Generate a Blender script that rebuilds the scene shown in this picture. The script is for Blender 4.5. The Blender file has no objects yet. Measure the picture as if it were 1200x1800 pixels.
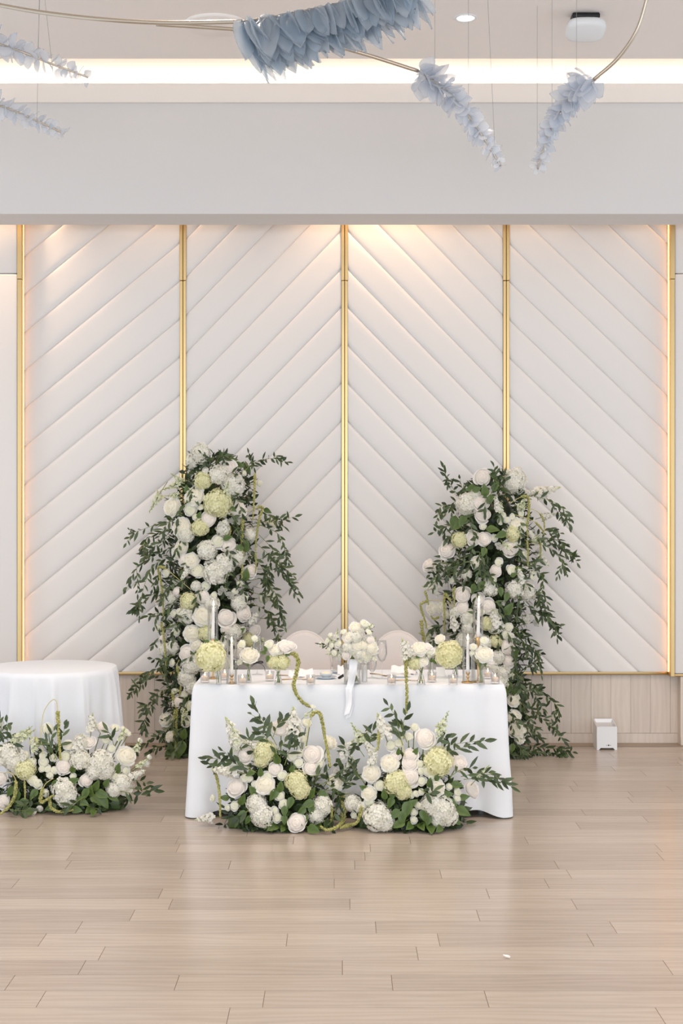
import bpy, bmesh, math, random
from mathutils import Vector, Matrix, Quaternion, noise
random.seed(7)
sc = bpy.context.scene
COL = sc.collection
PI = math.pi
# ---------------------------------------------------------------- camera
F = 2500.0                      # focal length in pixels of the 1200x1800 frame (50 mm, 36 mm tall film)
CZ = 1.75                       # lens height, level camera
cam = bpy.data.objects.new('camera', bpy.data.cameras.new('camera'))
COL.objects.link(cam)
cam.location = (0, 0, CZ); cam.rotation_euler = (PI/2, 0, 0)
cam.data.sensor_fit = 'VERTICAL'; cam.data.sensor_height = 36; cam.data.sensor_width = 24; cam.data.lens = 50
cam.data.clip_start = .05
sc.camera = cam
# ---------------------------------------------------------------- light and exposure
sc.view_settings.view_transform = 'Standard'; sc.view_settings.look = 'None'
sc.view_settings.gamma = 1; sc.view_settings.use_curve_mapping = False
sc.view_settings.exposure = 0.28
sc.cycles.use_denoising = True
sc.cycles.max_bounces = 10; sc.cycles.diffuse_bounces = 5; sc.cycles.transparent_max_bounces = 24
sc.cycles.sample_clamp_indirect = 6
sc.cycles.caustics_reflective = False; sc.cycles.caustics_refractive = False
w = bpy.data.worlds.new('daylight'); sc.world = w; w.use_nodes = True
bg = w.node_tree.nodes['Background']
bg.inputs[0].default_value = (0.86, 0.93, 1.0, 1); bg.inputs[1].default_value = 1.0

def light(name, kind, loc, energy, color, rot=(0,0,0), size=None, size_y=None, **kw):
    l = bpy.data.lights.new(name, kind); l.energy = energy; l.color = color
    if kind == 'AREA':
        l.shape = 'RECTANGLE'; l.size = size; l.size_y = size_y or size
    elif size is not None: l.shadow_soft_size = size
    for k, v in kw.items(): setattr(l, k, v)
    o = bpy.data.objects.new(name, l); COL.objects.link(o); o.location = loc; o.rotation_euler = rot
    return o
WARM = (1, .74, .5)
ZC = 4.81                       # ceiling height
# daylight through the glazed end of the room behind the camera
light('window_daylight', 'AREA', (0, -3.5, 2.0), 300, (.86, .93, 1), (PI/2, 0, 0), 9, 3.4)
# strip of lamps lying in the ceiling cove
light('cove_lamp', 'AREA', (0, 10.005, 4.69), 150, (1, .84, .64), (PI, 0, 0), 11.5, .02)
# lamps above the wall panels behind the bulkhead
for x, e in ((.22, 82), (-2.66, 110), (-1.25, 24), (1.3, 22), (2.5, 22)):
    light('wall_washer', 'SPOT', (x, 10.52, 4.75), e, (1, .66, .40), (math.radians(9), 0, 0), .04, spot_size=1.5, spot_blend=.9)
# recessed ceiling lamps of the hall
for x in (-2.6, -.8, 1.0, 2.8):
    for y in (5.2, 7.4):
        light('hall_downlight', 'SPOT', (x, y, ZC - .05), 70, (1, .82, .66), (0, 0, 0), .07, spot_size=2.2, spot_blend=.8)

# ---------------------------------------------------------------- materials
def new_mat(name):
    m = bpy.data.materials.new(name); m.use_nodes = True
    return m, m.node_tree.nodes, m.node_tree.links, m.node_tree.nodes['Principled BSDF']
def srgb(r, g, b):
    f = lambda c: (c/255/12.92 if c/255 <= .04045 else ((c/255+.055)/1.055)**2.4)
    return (f(r), f(g), f(b), 1)
def plain(name, col, rough=.5, metal=0, bump=0, bscale=200, spec=.5, var=0):
    m, n, l, p = new_mat(name)
    p.inputs['Base Color'].default_value = col; p.inputs['Roughness'].default_value = rough
    p.inputs['Metallic'].default_value = metal; p.inputs['Specular IOR Level'].default_value = spec
    tc = n.new('ShaderNodeTexCoord')
    if bump:
        t = n.new('ShaderNodeTexNoise'); t.inputs['Scale'].default_value = bscale; t.inputs['Detail'].default_value = 4
        l.new(tc.outputs['Object'], t.inputs['Vector'])
        b = n.new('ShaderNodeBump'); b.inputs['Strength'].default_value = bump; b.inputs['Distance'].default_value = .002
        l.new(t.outputs['Fac'], b.inputs['Height']); l.new(b.outputs['Normal'], p.inputs['Normal'])
    if var:
        t2 = n.new('ShaderNodeTexNoise'); t2.inputs['Scale'].default_value = 3; t2.inputs['Detail'].default_value = 3
        l.new(tc.outputs['Object'], t2.inputs['Vector'])
        mx = n.new('ShaderNodeMixRGB'); mx.inputs[1].default_value = col
        mx.inputs[2].default_value = tuple(c*(1-var) for c in col[:3]) + (1,)
        l.new(t2.outputs['Fac'], mx.inputs[0]); l.new(mx.outputs[0], p.inputs['Base Color'])
    return m
def wood(name, c1, c2, axis, rough=.4, bump=.05, spec=.5, fine=1.0, wave=.42, each=.65):
    """oak: fine streaks running along the axis, a shade of its own for each board"""
    m, n, l, p = new_mat(name)
    geo = n.new('ShaderNodeNewGeometry'); oi = n.new('ShaderNodeObjectInfo')
    off = n.new('ShaderNodeVectorMath'); off.operation = 'MULTIPLY_ADD'
    cx = n.new('ShaderNodeCombineXYZ')
    for i in range(3): l.new(oi.outputs['Random'], cx.inputs[i])
    l.new(cx.outputs[0], off.inputs[0]); off.inputs[1].default_value = (37, 53, 71); l.new(geo.outputs['Position'], off.inputs[2])
    sep = lambda s: [a*b for a, b in zip(s, (fine,)*3)]
    def tex(scale3, sc_, det, dist=0):
        mp = n.new('ShaderNodeMapping'); mp.inputs['Scale'].default_value = scale3
        l.new(off.outputs[0], mp.inputs[0])
        t = n.new('ShaderNodeTexNoise'); t.inputs['Scale'].default_value = sc_; t.inputs['Detail'].default_value = det
        t.inputs['Distortion'].default_value = dist
        l.new(mp.outputs[0], t.inputs['Vector']); return t
    s = [1.0, 1.0, 1.0]; s[axis] = .05
    g1 = tex(s, 90*fine, 6); s2 = [1.0]*3; s2[axis] = .16
    g2 = tex(s2, 13*fine, 4, 1.2)
    wv = n.new('ShaderNodeTexWave'); wv.inputs['Scale'].default_value = 7*fine; wv.inputs['Distortion'].default_value = 11
    wv.inputs['Detail'].default_value = 2; wv.inputs['Detail Scale'].default_value = 1.2
    wv.bands_direction = 'Y' if axis == 0 else 'X'
    mp = n.new('ShaderNodeMapping'); s3 = [1.0]*3; s3[axis] = .12; mp.inputs['Scale'].default_value = s3
    l.new(off.outputs[0], mp.inputs[0]); l.new(mp.outputs[0], wv.inputs['Vector'])
    a = n.new('ShaderNodeMath'); a.operation = 'MULTIPLY_ADD'; l.new(wv.outputs['Fac'], a.inputs[0]); a.inputs[1].default_value = wave; gm = n.new('ShaderNodeMath'); gm.operation = 'MULTIPLY_ADD'; gm.inputs[1].default_value = .28; gm.inputs[2].default_value = .36; l.new(g1.outputs['Fac'], gm.inputs[0]); l.new(gm.outputs[0], a.inputs[2])
    b = n.new('ShaderNodeMath'); b.operation = 'MULTIPLY_ADD'; l.new(g2.outputs['Fac'], b.inputs[0]); b.inputs[1].default_value = .7; l.new(a.outputs[0], b.inputs[2])
    c = n.new('ShaderNodeMath'); c.operation = 'MULTIPLY_ADD'; l.new(oi.outputs['Random'], c.inputs[0]); c.inputs[1].default_value = each; l.new(b.outputs[0], c.inputs[2])
    r = n.new('ShaderNodeMapRange'); r.inputs['From Min'].default_value = .72; r.inputs['From Max'].default_value = .72+.55+wave+each
    l.new(c.outputs[0], r.inputs['Value'])
    mx = n.new('ShaderNodeMixRGB'); mx.inputs[1].default_value = c1; mx.inputs[2].default_value = c2
    l.new(r.outputs[0], mx.inputs[0]); l.new(mx.outputs[0], p.inputs['Base Color'])
    p.inputs['Roughness'].default_value = rough; p.inputs['Specular IOR Level'].default_value = spec
    bp = n.new('ShaderNodeBump'); bp.inputs['Strength'].default_value = bump; bp.inputs['Distance'].default_value = .002
    l.new(b.outputs[0], bp.inputs['Height']); l.new(bp.outputs['Normal'], p.inputs['Normal'])
    return m
def petal_mat(name, c_in, c_out, trans=.25):
    """soft petal: colour runs from the heart (tint 0) to the rim (tint 1)"""
    m, n, l, p = new_mat(name)
    at = n.new('ShaderNodeAttribute'); at.attribute_name = 'tint'
    mx = n.new('ShaderNodeMixRGB'); mx.inputs[1].default_value = c_in; mx.inputs[2].default_value = c_out
    l.new(at.outputs['Fac'], mx.inputs[0]); l.new(mx.outputs[0], p.inputs['Base Color'])
    p.inputs['Roughness'].default_value = .7; p.inputs['Specular IOR Level'].default_value = .2
    tr = n.new('ShaderNodeBsdfTranslucent'); l.new(mx.outputs[0], tr.inputs['Color'])
    ms = n.new('ShaderNodeMixShader'); ms.inputs[0].default_value = trans
    l.new(p.outputs[0], ms.inputs[1]); l.new(tr.outputs[0], ms.inputs[2])
    l.new(ms.outputs[0], n['Material Output'].inputs['Surface'])
    return m
def glass_mat(name, col=(1, 1, 1, 1), edge=(.55, .58, .58, 1), refl=.5):
    """thin clear glass: see-through face on, darker and mirror-like at grazing angles"""
    m, n, l, p = new_mat(name)
    n.remove(p)
    lw = n.new('ShaderNodeLayerWeight'); lw.inputs['Blend'].default_value = .22
    mc = n.new('ShaderNodeMixRGB'); mc.inputs[1].default_value = col; mc.inputs[2].default_value = edge
    l.new(lw.outputs['Facing'], mc.inputs[0])
    t = n.new('ShaderNodeBsdfTransparent'); l.new(mc.outputs[0], t.inputs[0])
    g = n.new('ShaderNodeBsdfGlossy'); g.inputs['Roughness'].default_value = .03
    fr = n.new('ShaderNodeFresnel'); fr.inputs[0].default_value = 1.5
    mu = n.new('ShaderNodeMath'); mu.operation = 'MULTIPLY'; mu.inputs[1].default_value = refl; mu.use_clamp = True
    l.new(fr.outputs[0], mu.inputs[0])
    ms = n.new('ShaderNodeMixShader'); l.new(mu.outputs[0], ms.inputs[0]); l.new(t.outputs[0], ms.inputs[1]); l.new(g.outputs[0], ms.inputs[2])
    l.new(ms.outputs[0], n['Material Output'].inputs['Surface'])
    return m
def emit(name, col, strength):
    m, n, l, p = new_mat(name)
    p.inputs['Base Color'].default_value = (.8, .8, .8, 1)
    p.inputs['Emission Color'].default_value = col; p.inputs['Emission Strength'].default_value = strength
    return m
M = {}
M['paint'] = plain('wall_paint', srgb(226, 223, 221), .75, bump=.05, bscale=60)
M['ceiling'] = plain('ceiling_paint', srgb(246, 240, 236), .85, bump=.04, bscale=60)
M['lip'] = plain('cove_paint', srgb(237, 232, 228), .8, bump=.04, bscale=60)
M['vinyl'] = plain('white_upholstery', srgb(233, 229, 226), .5, bump=.12, bscale=500, spec=.35)
M['groove'] = plain('seam_fabric', srgb(232, 224, 214), .8)
M['gold'] = plain('brushed_brass', srgb(216, 187, 134), .37, 1, bump=.05, bscale=300, var=.12)
M['brass'] = plain('antique_brass', srgb(212, 176, 126), .35, 1, bump=.1, bscale=150, var=.2)
M['rod'] = plain('champagne_metal', srgb(200, 188, 172), .35, 1, bump=.03)
M['floor'] = wood('floor_oak', srgb(189, 175, 162), srgb(152, 137, 125), 0, .24, .02, .5, wave=.36, each=.7)
M['foot_shade'] = wood('foot_shade_oak', srgb(160, 142, 124), srgb(132, 116, 100), 0, .4)  # darker oak: shade at the wall foot put into the colour
M['wains'] = wood('wainscot_oak', srgb(226, 214, 202), srgb(198, 184, 172), 2, .6, .08, .3, wave=.2, each=.35)
M['subfloor'] = plain('joint_dark', srgb(110, 92, 76), .8)
M['cloth'] = plain('white_tablecloth', srgb(230, 233, 238), .85, bump=.1, bscale=350, spec=.2)
M['chair'] = plain('beige_fabric', srgb(214, 205, 200), .9, bump=.2, bscale=300, spec=.2)
M['chairleg'] = plain('pale_wood', srgb(190, 170, 150), .5, bump=.05)
M['white_plastic'] = plain('white_plastic', srgb(232, 234, 236), .35, bump=.02)
M['grey_plastic'] = plain('grey_plastic', srgb(150, 152, 154), .5, bump=.02)
M['black'] = plain('black_matte', srgb(22, 22, 24), .5, bump=.05)
M['chrome'] = plain('silver_reflector', srgb(226, 228, 232), .4, .6, var=.1)
M['linen'] = plain('linen_wallcovering', srgb(221, 219, 218), .9, bump=.12, bscale=260, spec=.2)
M['wax'] = plain('white_wax', srgb(246, 243, 240), .45, bump=.03)
M['cream_wax'] = plain('cream_wax', srgb(250, 226, 200), .5, bump=.03)
M['ceramic'] = plain('grey_ceramic', srgb(196, 204, 210), .25, bump=.02)
M['white_ceramic'] = plain('white_ceramic', srgb(236, 236, 236), .25, bump=.02)
M['napkin'] = plain('white_napkin', srgb(240, 237, 236), .9, bump=.15, bscale=300, spec=.2)
M['ribbon'] = plain('white_satin', srgb(238, 239, 243), .4, bump=.08, bscale=250)
M['glass'] = glass_mat('clear_glass', (.995,.995,.995,1), (.80, .83, .83, 1), .45)
M['rib_glass'] = glass_mat('ribbed_glass', (.995, .99, .99, 1), (.93, .93, .94, 1), .4)
M['flame'] = emit('flame', (1, .62, .25, 1), 14)
M['led'] = emit('warm_led', (1, .42, .11, 1), 3.8)
M['lamp'] = emit('lamp_disc', (1, .9, .76, 1), 9)
M['rose'] = petal_mat('rose_petal', srgb(253, 240, 226), srgb(249, 246, 242))
M['peony'] = petal_mat('peony_petal', srgb(252, 244, 214), srgb(248, 247, 243))
M['hyd'] = petal_mat('hydrangea_petal', srgb(236, 234, 214), srgb(249, 248, 244), .35)
M['green_hyd'] = petal_mat('green_hydrangea_petal', srgb(232, 232, 182), srgb(248, 246, 218), .4)
M['liz'] = petal_mat('lisianthus_petal', srgb(238, 238, 196), srgb(248, 247, 245))
M['bud'] = petal_mat('bud_petal', srgb(232, 236, 200), srgb(248, 246, 240))
M['snap'] = petal_mat('snapdragon_petal', srgb(186, 200, 110), srgb(240, 242, 222))
M['amar'] = petal_mat('amaranth_bead', srgb(140, 142, 74), srgb(204, 200, 134), .15)
M['stem'] = plain('green_stem', srgb(128, 142, 72), .5, var=.3)
M['ystem'] = plain('pale_stem', srgb(206, 196, 132), .5, var=.2)
def leaf_mat(name, c1, c2, rough=.42):
    m = petal_mat(name, c1, c2, .18)
    p = m.node_tree.nodes['Principled BSDF']; p.inputs['Roughness'].default_value = rough; p.inputs['Specular IOR Level'].default_value = .5
    return m
M['ruscus'] = leaf_mat('ruscus_leaf', srgb(46, 62, 38), srgb(92, 110, 70))
M['broad'] = leaf_mat('broad_leaf', srgb(44, 68, 28), srgb(100, 124, 56))
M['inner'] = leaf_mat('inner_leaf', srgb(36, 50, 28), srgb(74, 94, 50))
def frost():
    m, n, l, p = new_mat('frosted_blue_glass')
    oi = n.new('ShaderNodeObjectInfo')
    mx = n.new('ShaderNodeMixRGB'); mx.inputs[1].default_value = srgb(246, 247, 250); mx.inputs[2].default_value = srgb(232, 237, 245)
    l.new(oi.outputs['Random'], mx.inputs[0]); l.new(mx.outputs[0], p.inputs['Base Color'])
    p.inputs['Roughness'].default_value = .18; p.inputs['Specular IOR Level'].default_value = .7
    tr = n.new('ShaderNodeBsdfTranslucent'); l.new(mx.outputs[0], tr.inputs[0])
    tp = n.new('ShaderNodeBsdfTransparent'); tp.inputs[0].default_value = srgb(248, 250, 252)
    a = n.new('ShaderNodeMixShader'); a.inputs[0].default_value = .6; l.new(p.outputs[0], a.inputs[1]); l.new(tr.outputs[0], a.inputs[2])
    b = n.new('ShaderNodeMixShader'); b.inputs[0].default_value = .5; l.new(a.outputs[0], b.inputs[1]); l.new(tp.outputs[0], b.inputs[2])
    l.new(b.outputs[0], n['Material Output'].inputs['Surface'])
    return m
M['frost'] = frost()
def frost2():
    m = M['frost'].copy(); m.name = 'blue_glass'
    for nd in m.node_tree.nodes:
        if nd.type == 'MIX_RGB': nd.inputs[1].default_value = srgb(228, 233, 238); nd.inputs[2].default_value = srgb(194, 208, 220)
    return m
M['blue'] = frost2()

# ---------------------------------------------------------------- mesh helpers
class MB:
    """collects vertices and faces, then becomes one mesh"""
    def __init__(s): s.v = []; s.f = []; s.m = []; s.t = []; s.cur = 0
    def vert(s, p, t=1.0): s.v.append(tuple(p)); s.t.append(t); return len(s.v)-1
    def face(s, ix): s.f.append(ix); s.m.append(s.cur)
    def grid(s, fn, nu, nv, close=False):
        """fn(i/nu, j/nv) -> (point, tint)"""
        ids = []
        for j in range(nv+1):
            row = []
            for i in range(nu if close else nu+1):
                p, t = fn(i/nu, j/nv); row.append(s.vert(p, t))
            ids.append(row)
        for j in range(nv):
            for i in range(nu):
                k = (i+1) % nu if close else i+1
                s.face((ids[j][i], ids[j][k], ids[j+1][k], ids[j+1][i]))
        return ids
    def lathe(s, prof, n=20, cx=0, cy=0, cap=True, rib=None):
        rows = []
        for r, z in prof:
            row = []
            for i in range(n):
                a = 2*PI*i/n; rr = r*(1+(rib*(i % 2) if rib else 0))
                row.append(s.vert((cx+rr*math.cos(a), cy+rr*math.sin(a), z)))
            rows.append(row)
        for j in range(len(rows)-1):
            for i in range(n):
                k = (i+1) % n
                s.face((rows[j][i], rows[j][k], rows[j+1][k], rows[j+1][i]))
        if cap:
            s.face(tuple(reversed(rows[0]))); s.face(tuple(rows[-1]))
    def tube(s, pts, r, n=6, r2=None, cap=True, t=1.0):
        pts = [Vector(p) for p in pts]; rows = []; up = Vector((.13, .2, .97))
        for i, p in enumerate(pts):
            d = (pts[min(i+1, len(pts)-1)] - pts[max(i-1, 0)]).normalized()
            a = d.cross(up)
            if a.length < 1e-3: a = d.cross(Vector((1, 0, 0)))
            a.normalize(); b = d.cross(a)
            rr = r if r2 is None else r+(r2-r)*i/(len(pts)-1)
            rows.append([s.vert(p+a*rr*math.cos(2*PI*k/n)+b*rr*math.sin(2*PI*k/n), t) for k in range(n)])
        for j in range(len(rows)-1):
            for k in range(n):
                q = (k+1) % n; s.face((rows[j][k], rows[j][q], rows[j+1][q], rows[j+1][k]))
        if cap: s.face(tuple(reversed(rows[0]))); s.face(tuple(rows[-1]))
    def box(s, x0, x1, y0, y1, z0, z1):
        q = [s.vert(p) for p in ((x0,y0,z0),(x1,y0,z0),(x1,y1,z0),(x0,y1,z0),(x0,y0,z1),(x1,y0,z1),(x1,y1,z1),(x0,y1,z1))]
        for f in ((0,3,2,1),(4,5,6,7),(0,1,5,4),(1,2,6,5),(2,3,7,6),(3,0,4,7)): s.face(tuple(q[i] for i in f))
    def rbox(s, x0, x1, y0, y1, z0, z1, r=.01, seg=2):
        bm = bmesh.new(); bmesh.ops.create_cube(bm, size=1)
        for v in bm.verts: v.co = Vector(((x0+x1)/2+v.co.x*(x1-x0), (y0+y1)/2+v.co.y*(y1-y0), (z0+z1)/2+v.co.z*(z1-z0)))
        bmesh.ops.bevel(bm, geom=bm.edges[:], offset=r, segments=seg, profile=.5, affect='EDGES')
        s.add_bm(bm); bm.free()
    def add_bm(s, bm):
        base = len(s.v); bm.verts.index_update()
        for v in bm.verts: s.vert(v.co)
        for f in bm.faces: s.face(tuple(base+v.index for v in f.verts))
    def mesh(s, name, mats, smooth=True):
        me = bpy.data.meshes.new(name); me.from_pydata(s.v, [], s.f)
        for m in (mats if isinstance(mats, (list, tuple)) else [mats]): me.materials.append(m)
        me.polygons.foreach_set('material_index', s.m)
        me.polygons.foreach_set('use_smooth', [smooth]*len(s.f))
        a = me.attributes.new('tint', 'FLOAT', 'POINT'); a.data.foreach_set('value', s.t)
        me.update(); return me
    def build(s, name, mats, parent=None, loc=(0,0,0), smooth=True):
        return link(name, s.mesh(name, mats, smooth), parent, loc)
def link(name, me, parent=None, loc=(0,0,0)):
    o = bpy.data.objects.new(name, me); COL.objects.link(o); o.location = loc
    if parent is not None: o.parent = parent
    return o
def autosmooth(o, ang=40):
    me = o.data
    me.set_sharp_from_angle(angle=math.radians(ang)); return o
def empty(name, loc=(0,0,0)):
    o = bpy.data.objects.new(name, None); COL.objects.link(o); o.location = loc; o.empty_display_size = .1; return o
def tag(o, label, cat, group=None, kind=None):
    o['label'] = label; o['category'] = cat
    if group: o['group'] = group
    if kind: o['kind'] = kind
    return o
def struct(o): o['kind'] = 'structure'; return o
def at(px, py, Y):
    """the point in the room that stands Y metres into it on the line of sight through a pixel"""
    return Vector(((px-600)*Y/F, Y, CZ-(py-900)*Y/F))
def on_plane(px, py, z):
    Y = F*(CZ-z)/(py-900); return Vector(((px-600)*Y/F, Y, z))
def curve(pts, n=8):
    """smooth line through the points"""
    pts = [Vector(p) for p in pts]
    if len(pts) < 3: return [pts[0].lerp(pts[-1], i/n) for i in range(n+1)]
    P = [pts[0]*2-pts[1]] + pts + [pts[-1]*2-pts[-2]]; out = []
    for i in range(1, len(P)-2):
        a, b, c, d = P[i-1:i+3]
        for k in range(n):
            t = k/n
            out.append(.5*((2*b)+(c-a)*t+(2*a-5*b+4*c-d)*t*t+(3*b-a-3*c+d)*t**3))
    out.append(pts[-1]); return out
def lerp(a, b, t): return a+(b-a)*t
R = random.random
def U(a, b): return random.uniform(a, b)
# ================================================================ the room
WY = 10.776                     # plane of the back wall
XW = 6.0
# floor: dark joints under single boards
fl = MB(); fl.box(-XW, XW, -4, WY+.3, -.06, -.0025)
floor = struct(fl.build('floor', M['floor'], smooth=False))
cube = MB(); b = .0015
cube.box(-.5, .5, -.5, .5, -.5, .5)
plank_me = cube.mesh('floor_board', M['floor'], False)
jb = MB()
rnd = random.Random(3); PW = .1765
row = 0; Y0 = 5.023 - 4*PW
while Y0 + PW*row < WY-.19:
    ya = Y0+PW*row; yb = min(ya+PW, WY-.185); half = (yb*600/F)+.25
    jb.box(-half, half, ya, yb, -.0024, -.0012)
    x = -half-rnd.uniform(0, .8)
    while x < half:
        L = rnd.choice((.62, .8, 1.0, 1.25, 1.5)); 
        o = link('plank', plank_me, floor, ((x+L/2), (ya+yb)/2, -.004)); o.scale = (L-.0022, yb-ya-.0022, .008)
        x += L
    row += 1
jb.build('joint_bed', M['subfloor'], floor, smooth=False)
bd = MB(); bd.box(-XW, XW, WY-.18, WY, -.002, .0025); struct(bd.build('trim_1', M['foot_shade'], smooth=False))  # added strip, its darker wood stands for the shade along the wall foot
# ceiling, cove and bulkhead
c = MB(); c.box(-XW, XW, -4, 9.6, ZC, ZC+.05); struct(c.build('ceiling', M['ceiling'], smooth=False))
c = MB(); c.box(-XW, XW, 9.55, 10.05, 5.3, 5.35); c.box(-XW, XW, 9.5, 9.55, ZC+.05, 5.35); struct(c.build('ceiling_slot', M['paint'], smooth=False))
c = MB(); c.box(-XW, XW, 10.02, 10.40, 3.85, 5.35); struct(c.build('wall_bulkhead', M['linen'], smooth=False))
c = MB(); c.box(-XW, XW, 9.985, 9.991, 4.627, 4.762); c.box(-XW, XW, 9.991, 10.02, 4.627, 4.637); struct(c.build('trim_2', M['lip'], smooth=False))
c = MB(); c.box(-XW, XW, 10.40, 11.0, 5.2, 5.35); struct(c.build('ceiling_alcove', M['paint'], smooth=False))
# back wall
c = MB(); c.box(-XW, XW, WY, WY+.2, 0, 5.3); wall = struct(c.build('wall_back', M['paint'], smooth=False))
def wx(px, Y=WY): return (px-600)*Y/F
def wz(py, Y=WY): return CZ-(py-900)*Y/F
# wainscot boards
zt = wz(1185); zb = wz(1288)
x = wx(933.3)-.15*24
wp = MB(); wp.box(-.5, .5, -.5, .5, -.5, .5); wp_me = wp.mesh('wainscot_board', M['wains'], False)
for k in range(37):
    xa = x+.15*k
    if xa > 2.6 or xa < -2.75: continue
    xb = xa+.15
    o = link('wainscot_plank', wp_me, wall, ((xa+xb)/2, WY-.008, (zt+zb)/2)); o.scale = (xb-xa-.0016, .014, zt-zb)
c = MB(); c.box(-2.6, 2.57, WY-.017, WY, 0.003, zb-.002); struct(c.build('baseboard_back', M['wains'], smooth=False))
# padded panels: channels of upholstery running diagonally
def padded_panel(x0, x1, slope, zc, xc):
    """x0..x1 wide; seams pass through (xc, zc) and repeat every 66.7 px up the wall; slope dz/dx"""
    z0 = wz(1180.5); z1 = 5.2; dz = 66.7*WY/F; yb = WY-.001; yf = WY-.036
    bk = MB(); bk.box(x0, x1, WY-.010, yb, z0, z1); panel = bk.build('padded_panel', M['groove'], wall, smooth=False)
    ang = math.atan(slope); wdt = dz*math.cos(ang)           # width across a channel
    d = Vector((math.cos(ang), 0, math.sin(ang))); nrm = Vector((-math.sin(ang), 0, math.cos(ang)))
    prof = [(0, .012), (.003, .0094), (.008, .0062), (.016, .0032), (.034, .0008), (.06, 0)]
    pr = prof + [(wdt-a, q) for a, q in reversed(prof)]
    k0 = -30
    for k in range(-30, 40):
        base = Vector((xc, 0, zc+dz*k))
        bm = bmesh.new()
        ends = []
        for s in (-3.2, 3.2):
            ends.append([bm.verts.new(Vector((0, yf+q, 0))+base+d*s+nrm*(.0004+a*(wdt-.0008)/wdt)) for a, q in pr])
        n = len(pr)
        for i in range(n-1): bm.faces.new((ends[0][i], ends[1][i], ends[1][i+1], ends[0][i+1]))
        for co, no in (((x0+.002, 0, 0), (-1, 0, 0)), ((x1-.002, 0, 0), (1, 0, 0)), ((0, 0, z0+.001), (0, 0, -1)), ((0, 0, z1), (0, 0, 1))):
            bmesh.ops.bisect_plane(bm, geom=bm.verts[:]+bm.edges[:]+bm.faces[:], dist=1e-5, plane_co=co, plane_no=no, clear_outer=True)
        if not bm.faces: bm.free(); continue
        m = MB(); m.add_bm(bm); bm.free()
        o = m.build('padded_strip', M['vinyl'], panel)
padded_panel(wx(38), wx(317.5), .82, wz(427.8), wx(317.5))
padded_panel(wx(327), wx(600), 1.03, wz(407.3), wx(600))
padded_panel(wx(610.5), wx(883), -1.03, wz(407.3), wx(610.5))
padded_panel(wx(893.5), wx(1177), -.96, wz(429), wx(893.5))
# brass trims between the panels: two bars with a groove, jointed two thirds up
zj = wz(495)
tn = 3
for a, bb in ((317, 328), (600, 611), (883, 894)):
    xa, xb = wx(a), wx(bb); xm = (xa+xb)/2
    t = empty('trim_%d' % tn, (xm, WY-.02, wz(1185))); struct(t); tn += 1
    zz = wz(1185)
    for (p, q) in ((zz, zj-.002), (zj+.002, 5.2)):
        e = 0.0 if p == zz else .002
        for s in (-1, 1):
            m = MB(); lo = .0016; hi = (xb-xa)/2
            m.rbox(s*lo if s > 0 else -hi-e, hi+e if s > 0 else -lo, -.026, .018, p-zz, q-zz, .0025, 1)
            autosmooth(m.build('brass_bar', M['gold'], t), 30)
    m = MB(); m.box(-.004, .004, -.012, .018, 0, 5.2-zz); m.build('groove', M['black'], t, smooth=False)
m = MB(); m.rbox(wx(38), wx(1177), WY-.045, WY-.001, wz(1185), wz(1180), .002, 1)
struct(m.build('trim_%d' % tn, M['gold'])); tn += 1
# side bays stand 11 cm proud, upholstered above, boards below, with lit brass posts
SY = 10.665
def sx(px): return wx(px, SY)
def sz(py): return wz(py, SY)
for side, (p_out, p_in, ret) in (('left', (31, 38.5, 6)), ('right', (1185, 1177.5, 1196))):
    s = -1 if side == 'left' else 1
    xi = sx(p_out); xo = s*XW; xr = sx(ret if side == 'right' else 4)
    m = MB(); m.box(min(xi+s*.03, xo), max(xi+s*.03, xo), SY+.03, WY, sz(1189), 5.2)
    wl = struct(m.build('wall_bay_'+side, M['paint'], smooth=False))
    zs = sz(480.7)
    for za, zb2 in ((sz(1185), zs-.002), (zs+.002, 5.2)):
        m = MB(); m.rbox(min(xi, xo), max(xi, xo), SY, SY+.035, za, zb2, .012, 3); m.build('padded_panel', M['vinyl'], wl)
    m = MB(); m.rbox(min(xi, xo), max(xi, xo), SY-.004, SY+.03, sz(1189), sz(1185), .002, 1); struct(m.build('trim_%d' % tn, M['gold'])); tn += 1
    m = MB(); m.box(min(xr, xo), max(xr, xo), SY+.004, WY, 0.003, sz(1189)); m.build('wainscot_plank', M['wains'], wl, smooth=False)
    m = MB(); m.box(min(xr, xo), max(xr, xo), SY-.006, SY+.004, 0.003, sz(1296)); struct(m.build('baseboard_'+side, M['wains'], smooth=False))
    t = empty('trim_%d' % tn, (xi, SY, sz(1189))); struct(t); tn += 1
    zz = sz(1189); xp = sx(p_in)-xi
    for (p, q) in ((zz, zj-.001), (zj+.001, 5.2)):
        e = 0 if p == zz else .0015
        m = MB(); m.rbox(min(0, xp)-e, max(0, xp)+e, -.012-e, .06, p-zz, q-zz, .002, 1); autosmooth(m.build('brass_bar', M['gold'], t), 30)
    m = MB(); m.box(min(xp, xp-s*.006), max(xp, xp-s*.004), .04, .05, .03, 5.15-zz); m.build('light_strip', M['led'], t, smooth=False)

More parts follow.
